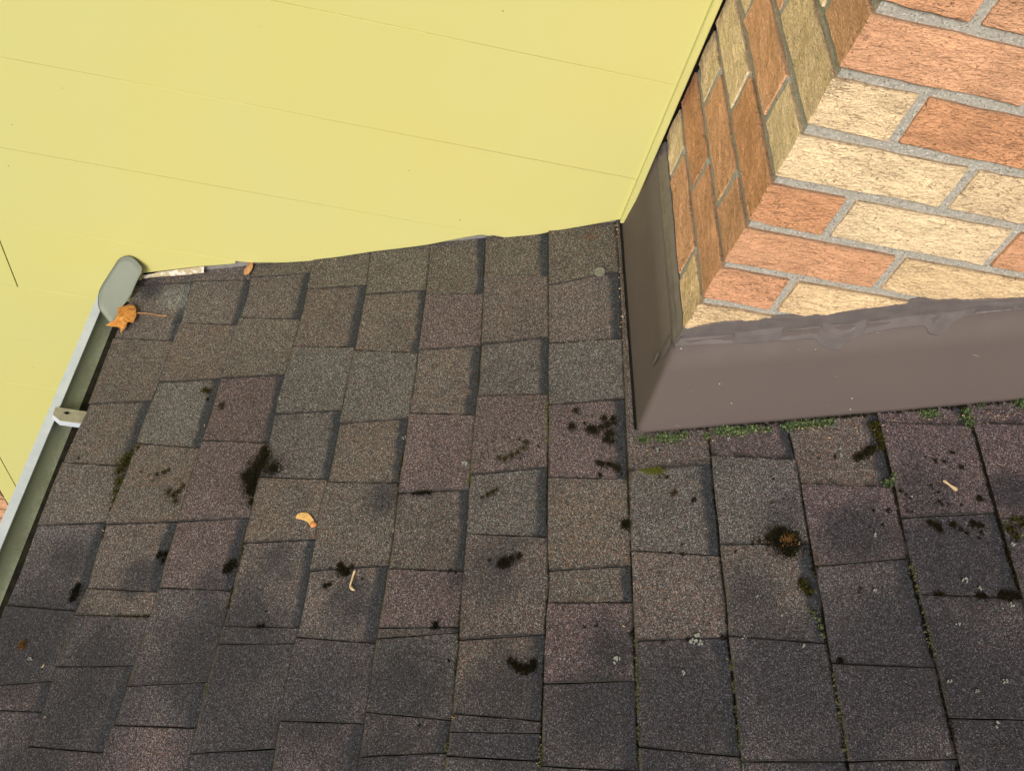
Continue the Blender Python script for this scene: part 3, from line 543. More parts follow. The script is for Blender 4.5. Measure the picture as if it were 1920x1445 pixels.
# ------------------------------------------------------------------ ground far below the eave
GZ = -2.9
gv, gf = box_vf(-60, 60, -60, 60, GZ - 0.3, GZ)
tag(obj('ground', gv, gf, M_GRASS), 'green lawn at the foot of the house', None, None, 'structure')

# ------------------------------------------------------------------ siding wall
wall = thing('siding_wall', 'yellow horizontal metal siding wall rising behind the shingle roof', 'wall', (0, 0, 0), kind='thing')
bv, bf = box_vf(-2.6, 1.9, 0.003, 0.12, GZ, 2.25)
obj('sheathing', bv, bf, M_BLACK, wall)


def cut_z(x):
    """height of the trimmed siding edge above the roof line"""
    if x < -0.836:
        return -99.0
    pts = SIDING_CUT
    if x <= pts[0][0]:
        d = pts[0][1]
    elif x >= pts[-1][0]:
        d = pts[-1][1]
    else:
        for (x0, d0), (x1, d1) in zip(pts, pts[1:]):
            if x0 <= x <= x1:
                t = (x - x0) / (x1 - x0)
                d = d0 + (d1 - d0) * t
                break
    return x * tan(PITCH) + d


def board(x0, x1, zb, zt, lift=0.0):
    """one lap board: leans out to its drip edge, with a folded lip; trimmed along the roof where it meets it"""
    xs = []
    x = x0
    while x < x1 - 1e-6:
        xs.append(x)
        x += 0.02 if -0.98 < x < x1 else 0.12
    xs.append(x1)
    verts, faces = [], []
    cols = []
    for x in xs:
        cz = cut_z(x)
        b = max(zb, cz)
        if b > zt - 0.004:
            cols.append(None)
            continue
        wob = 0.0009 * noise.noise(Vector((x * 3.1, zb * 5, 1.7)))
        def yy(z):
            t = (zt - z) / (zt - zb)
            return -(0.0093 + 0.0009 * t + lift) + wob
        i = len(verts)
        lip = 0.0022
        verts += [(x, 0.0015, zt + 0.004), (x, yy(zt) , zt), (x, yy(b + lip), b + lip), (x, yy(b) + 0.0012, b), (x, 0.0015, b + 0.0005)]
        cols.append(i)
    for a, b_ in zip(cols, cols[1:]):
        if a is None or b_ is None:
            continue
        for k in range(4):
            faces.append((a + k, a + k + 1, b_ + k + 1, b_ + k))
        
    live = [c for c in cols if c is not None]
    if live:
        for c, rev in ((live[0], False), (live[-1], True)):
            f = (c, c + 1, c + 2, c + 3, c + 4)
            faces.append(f[::-1] if not rev else f)
    return verts, faces


XR = 0.1166
for k in range(-10, 13):
    zb = SID_Z0 - k * SID_S
    zt = zb + SID_S
    if zt > 2.26:
        continue
    spans = [(-2.5, XR, 0.0)]
    if k == 4:
        spans = [(-2.5, -1.1105, 0.0016), (-1.1088, XR, 0.0)]
    if k == 9:
        spans = [(-1.4230, -1.3660, 0.0016), (-1.3643, -0.7, 0.0)]
    elif k > 9:
        spans = [(-1.4230, -0.7, 0.0)]
    if k == 8:
        spans = [(-2.5, -1.3660, 0.0016), (-1.3643, -0.7, 0.0)]
    for a, b, lift in spans:
        if k >= 5:
            b = min(b, -0.7)
        v, f = board(a, b, zb, zt, lift)
        if f:
            obj('siding_board', v, f, M_SID, wall)

# J-channel that closes the boards against the chimney
tz0 = 0.066
tv, tf = [], []
prof = [(0.1152, 0.0), (0.1152, -0.0185), (0.1168, -0.0205), (0.1262, -0.0205), (0.1280, -0.0190), (0.1280, 0.0)]
for z in (tz0, 2.22):
    for i, (x, y) in enumerate(prof):
        tv.append((x, y, z + (0.004 if z < 1 and i > 2 else 0)))
for i in range(5):
    tf.append((i, i + 1, i + 7, i + 6))
tf += [tuple(range(5, -1, -1)), tuple(range(6, 12))]
obj('corner_channel', tv, tf, M_SID, wall)
# aluminium step flashing behind the boards, standing on the roof
fv, ff = [], []
for i in range(41):
    x = -0.80 + i * 0.023
    z = x * tan(PITCH)
    fv += [(x, -0.0015, z - 0.002), (x, -0.0015, z + 0.05)]
    if i:
        ff.append((2 * i - 2, 2 * i, 2 * i + 1, 2 * i - 1))
obj('step_flashing', fv, ff, M_ALU, wall)
# peeling caulk at the low end of the roof-to-wall joint
cv, cf = [], []
random.seed(4)
N = 26
for i in range(N + 1):
    t = i / N
    x = -0.832 + t * 0.137
    z = x * tan(PITCH)
    wtop = 0.0215 + 0.0045 * min(1.0, t / 0.4) + 0.003 * noise.noise(Vector((x * 40, 2, 3)))
    low_ = 0.0175 - 0.0045 * max(0.0, min(1.0, (t - 0.2) / 0.5)) - 0.006 * max(0.0, noise.noise(Vector((x * 60, 9, 1))))
    cv += [(x, -0.0105, z + wtop), (x, -0.0135, z + wtop * 0.92), (x, -0.0150, z + (wtop + low_) / 2), (x, -0.0165, z + low_ + 0.001), (x, -0.0150, z + low_ - 0.002)]
    if i:
        a, b = 5 * i - 5, 5 * i
        for k in range(4):
            cf.append((a + k, a + k + 1, b + k + 1, b + k))
obj('caulk', cv, cf, M_CAULK, wall)

# unseen eave added above the frame to block overhead sky light
eave = thing('added_eave', 'unseen white boxed eave added above the yellow wall to block sky light', 'eave', (-0.35, -0.35, 2.25), kind='thing')
v, f = box_vf(-2.6, 1.9, -1.00, 0.0, 2.255, 2.275)
obj('added_soffit', v, f, M_LIP, eave)
v, f = box_vf(-2.6, 1.9, -1.025, -1.0005, 2.235, 2.42)
obj('added_fascia', v, f, M_LIP, eave)

# ------------------------------------------------------------------ brick wall piece beside the siding, low on the left
random.seed(11)
ORANGES = [(0.68, 0.365, 0.21), (0.71, 0.395, 0.235), (0.65, 0.335, 0.18), (0.69, 0.38, 0.22)]
CREAMS = [(0.82, 0.635, 0.40), (0.84, 0.665, 0.425), (0.80, 0.60, 0.355), (0.83, 0.655, 0.415)]


def brick_mesh(lx, ly, lz, seed):
    rnd = random.Random(seed)
    bm = bmesh.new()
    bmesh.ops.create_cube(bm, size=1.0)
    bmesh.ops.subdivide_edges(bm, edges=list(bm.edges), cuts=6, use_grid_fill=True)
    off = Vector((rnd.uniform(0, 90), rnd.uniform(0, 90), rnd.uniform(0, 90)))
    for v in bm.verts:
        v.co = Vector((v.co.x * lx, v.co.y * ly, v.co.z * lz))
    sharp = [e for e in bm.edges if len(e.link_faces) == 2 and e.link_faces[0].normal.angle(e.link_faces[1].normal, 0) > 1.0]
    bmesh.ops.bevel(bm, geom=sharp, offset=0.0014, segments=1, affect='EDGES')
    for v in bm.verts:
        p = v.co * 34 + off
        v.co += Vector((noise.noise(p), noise.noise(p + Vector((11, 0, 0))), noise.noise(p + Vector((0, 17, 0))))) * 0.0020
        p = v.co * 110 + off
        v.co += Vector((noise.noise(p), noise.noise(p + Vector((5, 0, 0))), noise.noise(p + Vector((0, 7, 0))))) * 0.0009
    me = bpy.data.meshes.new('brick')
    bm.to_mesh(me)
    bm.free()
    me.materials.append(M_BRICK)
    return me


BRICK_CACHE = {}


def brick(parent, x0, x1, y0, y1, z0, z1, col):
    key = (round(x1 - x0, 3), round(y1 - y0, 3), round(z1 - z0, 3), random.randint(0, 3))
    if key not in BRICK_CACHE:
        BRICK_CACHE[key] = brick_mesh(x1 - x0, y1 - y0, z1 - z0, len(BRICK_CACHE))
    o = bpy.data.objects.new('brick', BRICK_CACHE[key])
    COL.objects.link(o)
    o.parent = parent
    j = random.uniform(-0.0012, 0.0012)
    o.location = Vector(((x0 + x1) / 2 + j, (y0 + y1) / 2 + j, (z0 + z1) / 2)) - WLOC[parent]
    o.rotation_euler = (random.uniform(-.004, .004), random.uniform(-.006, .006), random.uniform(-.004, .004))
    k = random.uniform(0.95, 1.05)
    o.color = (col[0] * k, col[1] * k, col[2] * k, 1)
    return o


low = thing('brick_wall', 'orange brick wall glimpsed below the yellow siding at the left edge', 'wall', (-1.9, 0, GZ), kind='thing')
v, f = box_vf(-2.5, -1.4245, -0.006, 0.002, GZ, -1.4955)
obj('mortar', v, f, M_MORT, low)
for r in range(9):
    z1 = -1.4975 - r * 0.075
    x = -1.4265 - (0.11 if r % 2 else 0.0)
    if r % 2:
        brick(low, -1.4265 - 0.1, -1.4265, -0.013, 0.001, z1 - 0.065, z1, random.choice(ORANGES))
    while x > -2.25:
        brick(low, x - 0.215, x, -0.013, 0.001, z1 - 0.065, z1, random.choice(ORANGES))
        x -= 0.225

# ------------------------------------------------------------------ shingle roof
roof = thing('shingle_roof', 'dark brown asphalt shingle roof sloping down to the gutter at left', 'roof', roof_pt(-0.92, 0, 0), kind='thing')
V_END = -1.62
U_MAX = 1.62
dv = [roof_pt(-0.905, 0.003, -0.0045), roof_pt(U_MAX, 0.003, -0.0045), roof_pt(U_MAX, V_END, -0.0045), roof_pt(-0.905, V_END, -0.0045)]
v, f = slab(dv[::-1], (0, 0, -0.018))
obj('roof_deck', v, f, M_DECK, roof)

E = 0.127


def line_u(k, v):
    L = COURSE_LINES.get(k)
    if L is None:
        return k * E + 0.0015 * noise.noise(Vector((v * 6, k * 3.3, 0)))
    if v >= L[0][1]:
        if k >= 1 and L[0][1] < -0.3:
            return L[0][0] + (k * E - L[0][0]) * min(1.0, (v - L[0][1]) / 0.4)
        return L[0][0]
    if v <= L[-1][1]:
        d = L[-1][1] - v
        return L[-1][0] + (k * E - L[-1][0]) * min(1.0, d / 0.8)
    for (u0, v0), (u1, v1) in zip(L, L[1:]):
        if v1 <= v <= v0:
            t = (v - v0) / (v1 - v0) if v1 != v0 else 0
            return u0 + (u1 - u0) * t
    return L[-1][0]


TONE = {'o': ((0.079, 0.076, 0.067), 0.03), 'b': ((0.081, 0.075, 0.074), 0.06), 'g': ((0.081, 0.080, 0.081), 0.03),
        'r': ((0.081, 0.076, 0.073), 0.13), 'p': ((0.084, 0.069, 0.074), 0.03), 'd': ((0.066, 0.063, 0.071), 0.03)}
rs = random.Random(21)


def make_tab(ci, e0, e1, typ, tone, first, extra=None):
    """one shingle tab of course ci between the cross joints e0 (nearer the wall) and e1"""
    raised = 0.0019 if typ == 'H' else 0.0
    gap = 0.0009 if not first else 0.0
    nS, nT = 5, 5
    top, uvs = [], []
    ph = rs.uniform(0, 50)
    curl = rs.uniform(-0.0006, 0.0012)
    for i in range(nS + 1):
        s = i / nS
        for j in range(nT + 1):
            t = j / nT
            va = e0[0] + (e0[1] - e0[0]) * s - gap
            vb = e1[0] + (e1[1] - e1[0]) * s + gap
            v_ = va + (vb - va) * t
            ul = line_u(ci - 1, v_)
            ur = line_u(ci, v_) + 0.016
            w = 0.0009 * noise.noise(Vector((v_ * 90, ci * 7.7, ph))) if i == 0 else 0.0
            u_ = ul + (ur - ul) * s + w
            if j in (0, nT) and not (first and j == 0):
                v_ += 0.0011 * noise.noise(Vector((u_ * 60, ph, j * 9.0 + ci)))
            h = (0.0040 * (1 - s) + 0.0001) + raised * (1 - 0.2 * s)
            h += 0.0011 * noise.noise(Vector((u_ * 14, v_ * 14, ph * 0.02))) * (1 - s * 0.7)
            if i == 0:
                h += curl * abs(2 * t - 1)
            top.append(roof_pt(u_, v_, h))
            uvs.append(((u_ - ul) / max(1e-4, (ur - 0.016 - ul)), t))
    n = len(top)
    dn = Vector((-SLN, 0, SLC)) * -0.0034
    bot = [p + dn for p in top]
    faces, mi = [], []
    W = nT + 1
    for i in range(nS):
        for j in range(nT):
            a, b, c, d = i * W + j, (i + 1) * W + j, (i + 1) * W + j + 1, i * W + j + 1
            faces.append((a, d, c, b)); mi.append(0)
    ring = [j for j in range(W)] + [i * W + nT for i in range(1, nS + 1)] + [nS * W + j for j in range(nT - 1, -1, -1)] + [i * W for i in range(nS - 1, 0, -1)]
    R = len(ring)
    verts = top + [top[r] for r in ring] + [bot[r] for r in ring]
    uv2 = uvs + [uvs[r] for r in ring] * 2
    for q in range(R):
        q2 = (q + 1) % R
        faces.append((n + q, n + R + q, n + R + q2, n + q2)); mi.append(1)
    c0, rust = TONE[tone]
    k = rs.uniform(0.98, 1.14)
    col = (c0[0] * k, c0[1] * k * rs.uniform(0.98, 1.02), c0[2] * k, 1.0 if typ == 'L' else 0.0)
    pr = {'rust': rust * rs.uniform(0.6, 1.3), 'pale': 0.0}
    if extra:
        pr.update(extra)
    return obj('shingle', verts, faces, [M_SH, M_EDGE], roof, mi, uv2, smooth=True, color=col, props=pr)


n_tabs = 0
for ci in range(-6, 13):
    edges, types = COURSES.get(ci, ([], []))
    edges, types = list(edges), list(types)
    start = (0.002, 0.002)
    if not edges:
        vv = -rs.uniform(0.05, 0.25)
        types = [rs.choice('HL') + rs.choice('bgpo')]
        while vv > V_END:
            sl = rs.uniform(-0.012, 0.012)
            edges.append((vv, vv + sl))
            types.append(('L' if types[-1][0] == 'H' else 'H') + rs.choice('bgpdr'))
            vv -= rs.choice((0.05, 0.10, 0.13, 0.16, 0.18))
    else:
        while min(edges[-1]) > V_END + 0.05:
            w = rs.choice((0.06, 0.12, 0.15, 0.17))
            b = edges[-1][0] - w
            edges.append((b, b + rs.uniform(-0.012, 0.012)))
            types.append(('L' if types[-1][0] == 'H' else 'H') + rs.choice('dddpb'))
    prev = start
    for q, ty in enumerate(types):
        e1 = edges[q] if q < len(edges) else (V_END, V_END)
        if prev[0] - e1[0] > 0.004:
            ex = {'pale': 0.9} if (ci == -6 and q == 1) else None
            make_tab(ci, prev, e1, ty[0], ty[1], q == 0, ex)
            n_tabs += 1
        prev = e1

# ------------------------------------------------------------------ brick chimney
XF = 1.42
chim = thing('brick_chimney', 'cream and orange brick chimney standing against the yellow wall', 'chimney', (XC + 0.5, -0.2, 0.05), kind='thing')
ZT = BR_Z0 + 9 * BR_H
v, f = box_vf(XC + 0.0054, XF - 0.0085, -DCH + 0.0052, -0.0005, -0.10, ZT - 0.004)
obj('mortar', v, f, M_MORT, chim)
FRONT_COL = {-2: 'coo', -1: 'ooc', 0: 'ooo', 1: 'coo', 2: 'ccc', 3: 'oco', 4: 'oco', 5: 'occ', 6: 'cco'}
LEFT_COL = {-1: 'co', 0: 'cc', 1: 'o', 2: 'oc', 3: 'c', 4: 'oc', 5: 'o', 6: 'oc'}
random.seed(5)
for k in range(-9, 9):
    z1 = BR_Z0 - k * BR_H - 0.0068
    z0 = z1 - (BR_H - 0.0134)
    fr_cols = FRONT_COL.get(k) or ''.join(random.choice('oc') for _ in range(3))
    lf_cols = LEFT_COL.get(k) or ''.join(random.choice('oc') for _ in range(3))
    pick = lambda ch: random.choice(ORANGES if ch == 'o' else CREAMS)
    long_front = (k % 2 == 0)
    # corner brick shows on both faces
    fx = 0.2115 if long_front else 0.099
    ly = 0.099 if long_front else 0.2115
    if z1 > XC * tan(PITCH) + 0.16:
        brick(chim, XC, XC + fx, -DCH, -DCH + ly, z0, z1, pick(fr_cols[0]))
        # rest of the left face back to the wall
        d = ly + 0.0135
        q = 0
        while d < DCH - 0.02:
            L = min(0.2115, DCH - 0.001 - d)
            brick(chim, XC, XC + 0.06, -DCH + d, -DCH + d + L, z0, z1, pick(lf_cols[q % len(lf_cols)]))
            v, f = box_vf(XC + 0.0018, XC + 0.02, -DCH + d - 0.0135 - 0.001, -DCH + d + 0.001, z0 + 0.001, z1 - 0.001)
            v = [(x_ + 0.0012 * noise.noise(Vector((y_ * 90, z_ * 90, 1))), y_, z_) for x_, y_, z_ in v]
            obj('mortar', v, f, M_MORT, chim)
            d += L + 0.0135
            q += 1
    x = XC + fx + 0.0135
    q = 1
    while x < XF - 0.02:
        L = min(0.2115, XF - x)
        if z1 > (x + L) * tan(PITCH) + 0.10:
            ch = fr_cols[q] if q < len(fr_cols) else random.choice('oc')
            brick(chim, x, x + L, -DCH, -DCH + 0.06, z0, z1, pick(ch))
        x += L + 0.0135
        q += 1

# brown sheet-metal skirt round the foot of the chimney (part of the chimney) with its sealant
def loft(rows):
    v, f = [], []
    n = len(rows[0])
    for r in rows:
        v += r
    for i in range(len(rows) - 1):
        for j in range(n - 1):
            a = i * n + j
            f.append((a, a + 1, a + n + 1, a + n))
    return v, f


h_seat = 0.0055
xs = [0.0, 0.02, 0.3, 0.6, 0.9, 1.3]
# path round the corner: along the left side from the wall, bend, then along the front
sb0, sb1 = SIDE_BOT[0], SIDE_BOT[-1]
vb = FLASH_BOT[0][1]
bot, topp = [], []
NS = 14
for i in range(NS + 1):
    t = i / NS
    y = -0.004 + (vb + 0.012 + 0.004) * t
    u = sb0[0] + (FLASH_BOT[0][0] - 0.001 - sb0[0]) * t
    u += 0.0008 * noise.noise(Vector((t * 6, 0, 0)))
    bot.append(roof_pt(u, y, h_seat))
    ty = -0.004 + (-DCH - 0.0035 + 0.010 + 0.004) * t
    topp.append(Vector((XC - 0.0035, ty, 0.238 + 0.0)))
# rounded corner
for a in (20, 45, 70):
    w = radians(a)
    u = FLASH_BOT[0][0] - 0.001 + 0.012 * (1 - cos(w)) * 0.9
    bot.append(roof_pt(u, vb + 0.012 - 0.012 * sin(w), h_seat))
    topp.append(Vector((XC - 0.0035 + 0.008 * (1 - cos(w)) * 0.7, -DCH - 0.0035 + 0.010 - 0.010 * sin(w), 0.238 + 0.004 * a / 90)))
NF = 30
u_end = (XF + 0.004) / SLC
for i in range(NF + 1):
    t = i / NF
    u = FLASH_BOT[0][0] + 0.011 + (u_end - FLASH_BOT[0][0] - 0.011) * t
    vv = vb + 0.0098 * min(1.0, (u - FLASH_BOT[0][0]) / 0.58) * (1 if u > 0.2 else 0.3)
    bot.append(roof_pt(u, vv + 0.0012 * noise.noise(Vector((u * 8, 3, 1))), h_seat))
    x = XC + 0.006 + (XF + 0.004 - XC - 0.006) * t
    topp.append(Vector((x, -DCH - 0.0035, 0.2385 + (x - XC) * tan(PITCH) + 0.004)))
rows = []
for q in (0.0, 0.03, 0.33, 0.66, 1.0):
    row = []
    for b, t_ in zip(bot, topp):
        p = b.lerp(t_, q)
        if q in (0.33, 0.66):
            bul = 0.0010 * noise.noise(Vector((p.x * 5, p.y * 5, p.z * 5)))
            d = Vector((-1, 0, 0)) if p.y > -0.40 else Vector((0, -1, 0))
            p = p + d * bul
        if q == 0.0:
            p = p + Vector((-SLN, 0, SLC)) * -0.002
        row.append(p)
    rows.append(row)
v, f = loft(rows)
n0 = len(v)
# inner skin so the sheet has a real thickness
v2 = [Vector(p) + (Vector((0.0008, 0.0008, 0))) for p in v]
f2 = [tuple(reversed([i + n0 for i in q])) for q in f]
W = len(bot)
rim = [(j, j + n0, j + 1 + n0, j + 1) for j in range(W - 1)] + [((len(rows) - 1) * W + j, (len(rows) - 1) * W + j + 1, (len(rows) - 1) * W + j + 1 + n0, (len(rows) - 1) * W + j + n0) for j in range(W - 1)]
flash = obj('flashing', v + v2, f + f2 + rim, M_FLASH, chim, smooth=True)
sm = flash.data


def interp(pts, x):
    if x <= pts[0][0]:
        return pts[0][1]
    for (x0, y0), (x1, y1) in zip(pts, pts[1:]):
        if x0 <= x <= x1 and x1 > x0:
            return y0 + (y1 - y0) * (x - x0) / (x1 - x0)
    (x0, y0), (x1, y1) = pts[-2], pts[-1]
    return pts[-1][1] + (x - x1) * tan(PITCH)


# sealant smeared over the top edge of the front sheet: flat trowelled facets with ragged borders
sv, sf = [], []
NX = 230
sb_sorted = sorted(SEAL_BOT)
for i in range(NX + 1):
    x = XC - 0.0045 + (XF + 0.004 - XC) * (i / NX) ** 1.35
    zt = interp(SEAL_TOP, x) + 0.0022 * noise.noise(Vector((x * 95, 4, 4))) + 0.0018 * noise.noise(Vector((x * 230, 1, 4)))
    zb = interp(sb_sorted, x) + 0.0012 * noise.noise(Vector((x * 120, 14, 4)))
    if x > 0.57:
        zt += 0.010 * noise.noise(Vector((x * 9, 4, 4)))
        zb += 0.012 * noise.noise(Vector((x * 13, 8, 2)))
    zb = min(zb, zt - 0.01)
    edge = 0.2385 + 0.004 + (x - XC) * tan(PITCH)

    def yb(z):          # surface beneath: sheet below its top edge, brick above
        if z >= edge:
            return -DCH - 0.0005
        t = (edge - z) / 0.185
        return -DCH - 0.0035 - (vb * -1 - DCH - 0.0035) * t
    row = []
    ridge = 0.45 + 0.12 * noise.noise(Vector((x * 7, 3, 3)))
    for q, t in enumerate((0.0, 0.03, 0.2, ridge - 0.03, ridge, ridge + 0.18, 0.95, 1.0)):
        z = zt + (zb - zt) * t
        th = (0.0, 0.0014, 0.0018, 0.0024, 0.0012, 0.0012, 0.0008, 0.0)[q]
        if 0 < q < 7:
            th += 0.0006 * noise.noise(Vector((x * 30, q * 3.3, 5))) + 0.0007 * max(0.0, noise.noise(Vector((x * 75, q * 5.1, 9))))
        row.append((x, yb(z) - th, z))
    row[0] = (x, yb(zt) + 0.003, zt)
    row[-1] = (x, yb(zb) + 0.0004, zb)
    sv += row
    if i:
        a, b = 8 * i - 8, 8 * i
        for k in range(7):
            sf.append((a + k, a + k + 1, b + k + 1, b + k))
obj('sealant', sv, sf, M_SEAL, flash, smooth=False)
# sealant up the left side joint
sv, sf = [], []
NY = 60
for i in range(NY + 1):
    t = i / NY
    y = -0.004 + (-DCH - 0.006 + 0.004) * t
    zt = 0.2565 + 0.004 * noise.noise(Vector((y * 26, 1, 1))) + 0.004 * noise.noise(Vector((y * 60, 5, 1)))
    zb = 0.226 + 0.0035 * noise.noise(Vector((y * 18, 7, 3)))
    row = []
    for q in range(6):
        s = q / 5
        z = zt + (zb - zt) * s
        base = XC - 0.0035 - (0.012 * (0.238 - z) / 0.185 if z < 0.238 else 0)
        if z > 0.238:
            base = XC - 0.0008
        th = 0.0013 * (1 - abs(2 * s - 1) ** 3) + 0.0008 + 0.0006 * noise.noise(Vector((y * 60, z * 120, 2)))
        row.append((base - th, y, z))
    row[0] = (XC + 0.002, y, zt)
    row[-1] = (base + 0.0004, y, zb)
    sv += row
    if i:
        a, b = 6 * i - 6, 6 * i
        for k in range(5):
            sf.append((b + k, b + k + 1, a + k + 1, a + k))
obj('sealant', sv, sf, M_SEAL, flash, smooth=True)
# thumb-size dabs of sealant near the bend
for (yy, zz, r, rz) in ((-0.425, 0.205, 0.011, 0.026), (-0.418, 0.165, 0.006, 0.016)):
    dvv, dff = [], []
    base = XC - 0.0035 - 0.012 * (0.238 - zz) / 0.185
    for i in range(5):
        for k in range(14):
            a = 2 * pi * k / 14
            rr = (1 - i / 4.0) * (1 + 0.25 * noise.noise(Vector((cos(a) * 2, sin(a) * 2, zz * 50))))
            dvv.append((base - 0.0003 - 0.0010 * (1 - (1 - i / 4.0) ** 2), yy + r * rr * cos(a), zz + rz * rr * sin(a)))
    for i in range(4):
        for k in range(14):
            dff.append((i * 14 + k, i * 14 + (k + 1) % 14, (i + 1) * 14 + (k + 1) % 14, (i + 1) * 14 + k))
    obj('sealant', dvv, dff, M_SEAL, flash, smooth=True)
# black strip painting the shade of the gap between side sheet and cut shingles
tsv, tsf = [], []
for i in range(31):
    t = i / 30
    y = -0.006 + (vb + 0.004 + 0.006) * t
    u = sb0[0] + (FLASH_BOT[0][0] - 0.001 - sb0[0]) * t
    w_ = 0.0036 + 0.0010 * noise.noise(Vector((y * 40, 2, 2)))
    for q, hh in ((-w_, 0.0035), (-w_ * 0.9, 0.0082), (0.0008, 0.0082)):
        tsv.append(roof_pt(u + q, y, hh))
    if i:
        a, b = 3 * i - 3, 3 * i
        tsf += [(a, a + 1, b + 1, b), (a + 1, a + 2, b + 2, b + 1)]
obj('gap_shade_strip', tsv, tsf, M_BLACK, flash)

# ------------------------------------------------------------------ rain gutter
gut = thing('rain_gutter', 'pale edged metal rain gutter running along the eave at left', 'gutter', (-0.87, 0, -0.48), kind='thing')
GP = [(-0.800, -0.400), (-0.800, -0.428), (-0.806, -0.437), (-0.85, -0.4405), (-0.868, -0.4385), (-0.884, -0.4335), (-0.896, -0.4255),
      (-0.9035, -0.4155), (-0.9070, -0.4075), (-0.9075, -0.4012)]
LIPP = [(-0.9070, -0.4005), (-0.9078, -0.3990), (-0.9245, -0.3990), (-0.9258, -0.4005), (-0.9258, -0.414)]
Y0, Y1 = -0.0155, -1.75


def sweep(prof, ys):
    v, f = [], []
    n = len(prof)
    for y in ys:
        v += [(x + 0.0012 * noise.noise(Vector((y * 3, 1, 1))), y, z + 0.001 * noise.noise(Vector((y * 2, 5, 1)))) for x, z in prof]
    for i in range(len(ys) - 1):
        for k in range(n - 1):
            a = i * n + k
            f.append((a, a + n, a + n + 1, a + 1))
    return v, f


ys = [Y0 + (Y1 - Y0) * i / 24 for i in range(25)]
v, f = sweep(GP, ys)
v2, f2 = sweep([(x - 0.0012 if x < -0.86 else x + 0.001, z - 0.001) for x, z in GP], ys)
obj('trough', v + v2, f + [tuple(i + len(v) for i in reversed(q)) for q in f2], M_GUT, gut, smooth=True)
v, f = sweep(LIPP + [(-0.9245, -0.4145), (-0.9240, -0.4022)], ys)
obj('lip', v, f, M_LIP, gut)
v, f = sweep([(-0.8865, -0.4335), (-0.879, -0.4330), (-0.864, -0.4325), (-0.84, -0.431), (-0.8005, -0.431)], ys)
v = [(x + (0.002 * noise.noise(Vector((y * 30, 3, 2))) if x < -0.866 else 0), y, z) for x, y, z in v]
obj('trough_shade', v, f, M_GUT_SHADE, gut)  # dark strip painting the shade under the roof overhang
cap_n = Vector((0, -1, 0.669)).normalized()
cap_pts = [Vector(p) for p in CAP]
cc = sum(cap_pts, Vector()) / len(cap_pts)
# shallow dished plate: rings towards its centre
cvv, cff = [], []
n = len(cap_pts)
for i, s in enumerate((1.0, 0.97, 0.7, 0.35)):
    for p in cap_pts:
        q = cc + (p - cc) * s
        dish = -0.0035 * (1 - s * s)
        lift = 0.0012 if s == 1.0 else 0
        cvv.append(q + cap_n * (dish + lift))
for i in range(3):
    for k in range(n):
        a, b = i * n + k, i * n + (k + 1) % n
        cff.append((a, b, b + n, a + n))
cff.append(tuple(3 * n + k for k in range(n)))
b0 = len(cvv)
for p in cap_pts:
    cvv.append(p - cap_n * 0.0010)
for k in range(n):
    cff.append((k, b0 + k, b0 + (k + 1) % n, (k + 1) % n))
cff.append(tuple(b0 + k for k in range(n - 1, -1, -1)))
obj('end_cap', cvv, cff, M_CAP, gut, smooth=False)
# strap bracket from the lip to under the shingles
bp = [Vector(p) for p in BRACKET]
ext = Vector((0.055, -0.001, 0.0))
top = [bp[0], bp[1] + ext, bp[2] + ext, bp[3], bp[4]]
v, f = slab([p for p in top], (0, 0, -0.0014))
br = obj('bracket', v, f, M_STRAP, gut)
a, b_ = bp[3], bp[2] + ext
c_ = bp[4]
fl = [c_, a, b_]
rows = [[p + Vector((0, 0, 0.0004)) for p in fl], [p + Vector((0, -0.004, -0.001)) for p in fl], [p + Vector((0, -0.0058, -0.007)) for p in fl]]
v, f = loft(rows)
obj('folded_edge', v, f, M_LIP, br)
hv, hf = [], []
hx, hy, hz = BRACKET_HOLE
for k in range(12):
    a = 2 * pi * k / 12
    hv.append((hx + 0.0042 * cos(a) * (1.7 if k in (0, 6) else 1), hy + 0.0034 * sin(a), hz + 0.0003))
hv += [(x, y, z - 0.004) for x, y, z in hv]
hf = [tuple(range(12))] + [(k, 12 + k, 12 + (k + 1) % 12, (k + 1) % 12) for k in range(12)]
obj('screw_slot', hv, hf, M_BLACK, br)

# ------------------------------------------------------------------ moss
def blades(discs, n, h, rnd, spread=1.0, width=0.0011, lift=0.0045):
    """a cushion of small upright spiky leaves spread over a few discs"""
    w = [d[2] ** 2 + 1e-8 for d in discs]
    v, f = [], []
    for _ in range(n):
        u, vv, r = rnd.choices(discs, w)[0]
        a = rnd.uniform(0, 2 * pi)
        q = r * spread * min(1.7, abs(rnd.gauss(0, 0.60)))
        pu, pv = u + q * cos(a), vv + q * sin(a)
        prof = max(0.22, 1 - (q / max(r, 1e-4)) ** 2 * 0.6)
        hh = h * prof * rnd.uniform(0.5, 1.1)
        b = rnd.uniform(0, 2 * pi)
        le = rnd.uniform(0.2, 1.1) * hh
        outx, outy = cos(a) * q / max(r, 1e-4), sin(a) * q / max(r, 1e-4)
        tip = roof_pt(pu + le * (0.6 * outx + 0.5 * cos(b)), pv + le * (0.6 * outy + 0.5 * sin(b)), lift + hh)
        ww = width * rnd.uniform(0.6, 1.4)
        i = len(v)
        v += [roof_pt(pu - ww * sin(b), pv + ww * cos(b), lift - 0.0035), roof_pt(pu + ww * sin(b), pv - ww * cos(b), lift - 0.0035), tip]
        f.append((i, i + 1, i + 2))
    return v, f


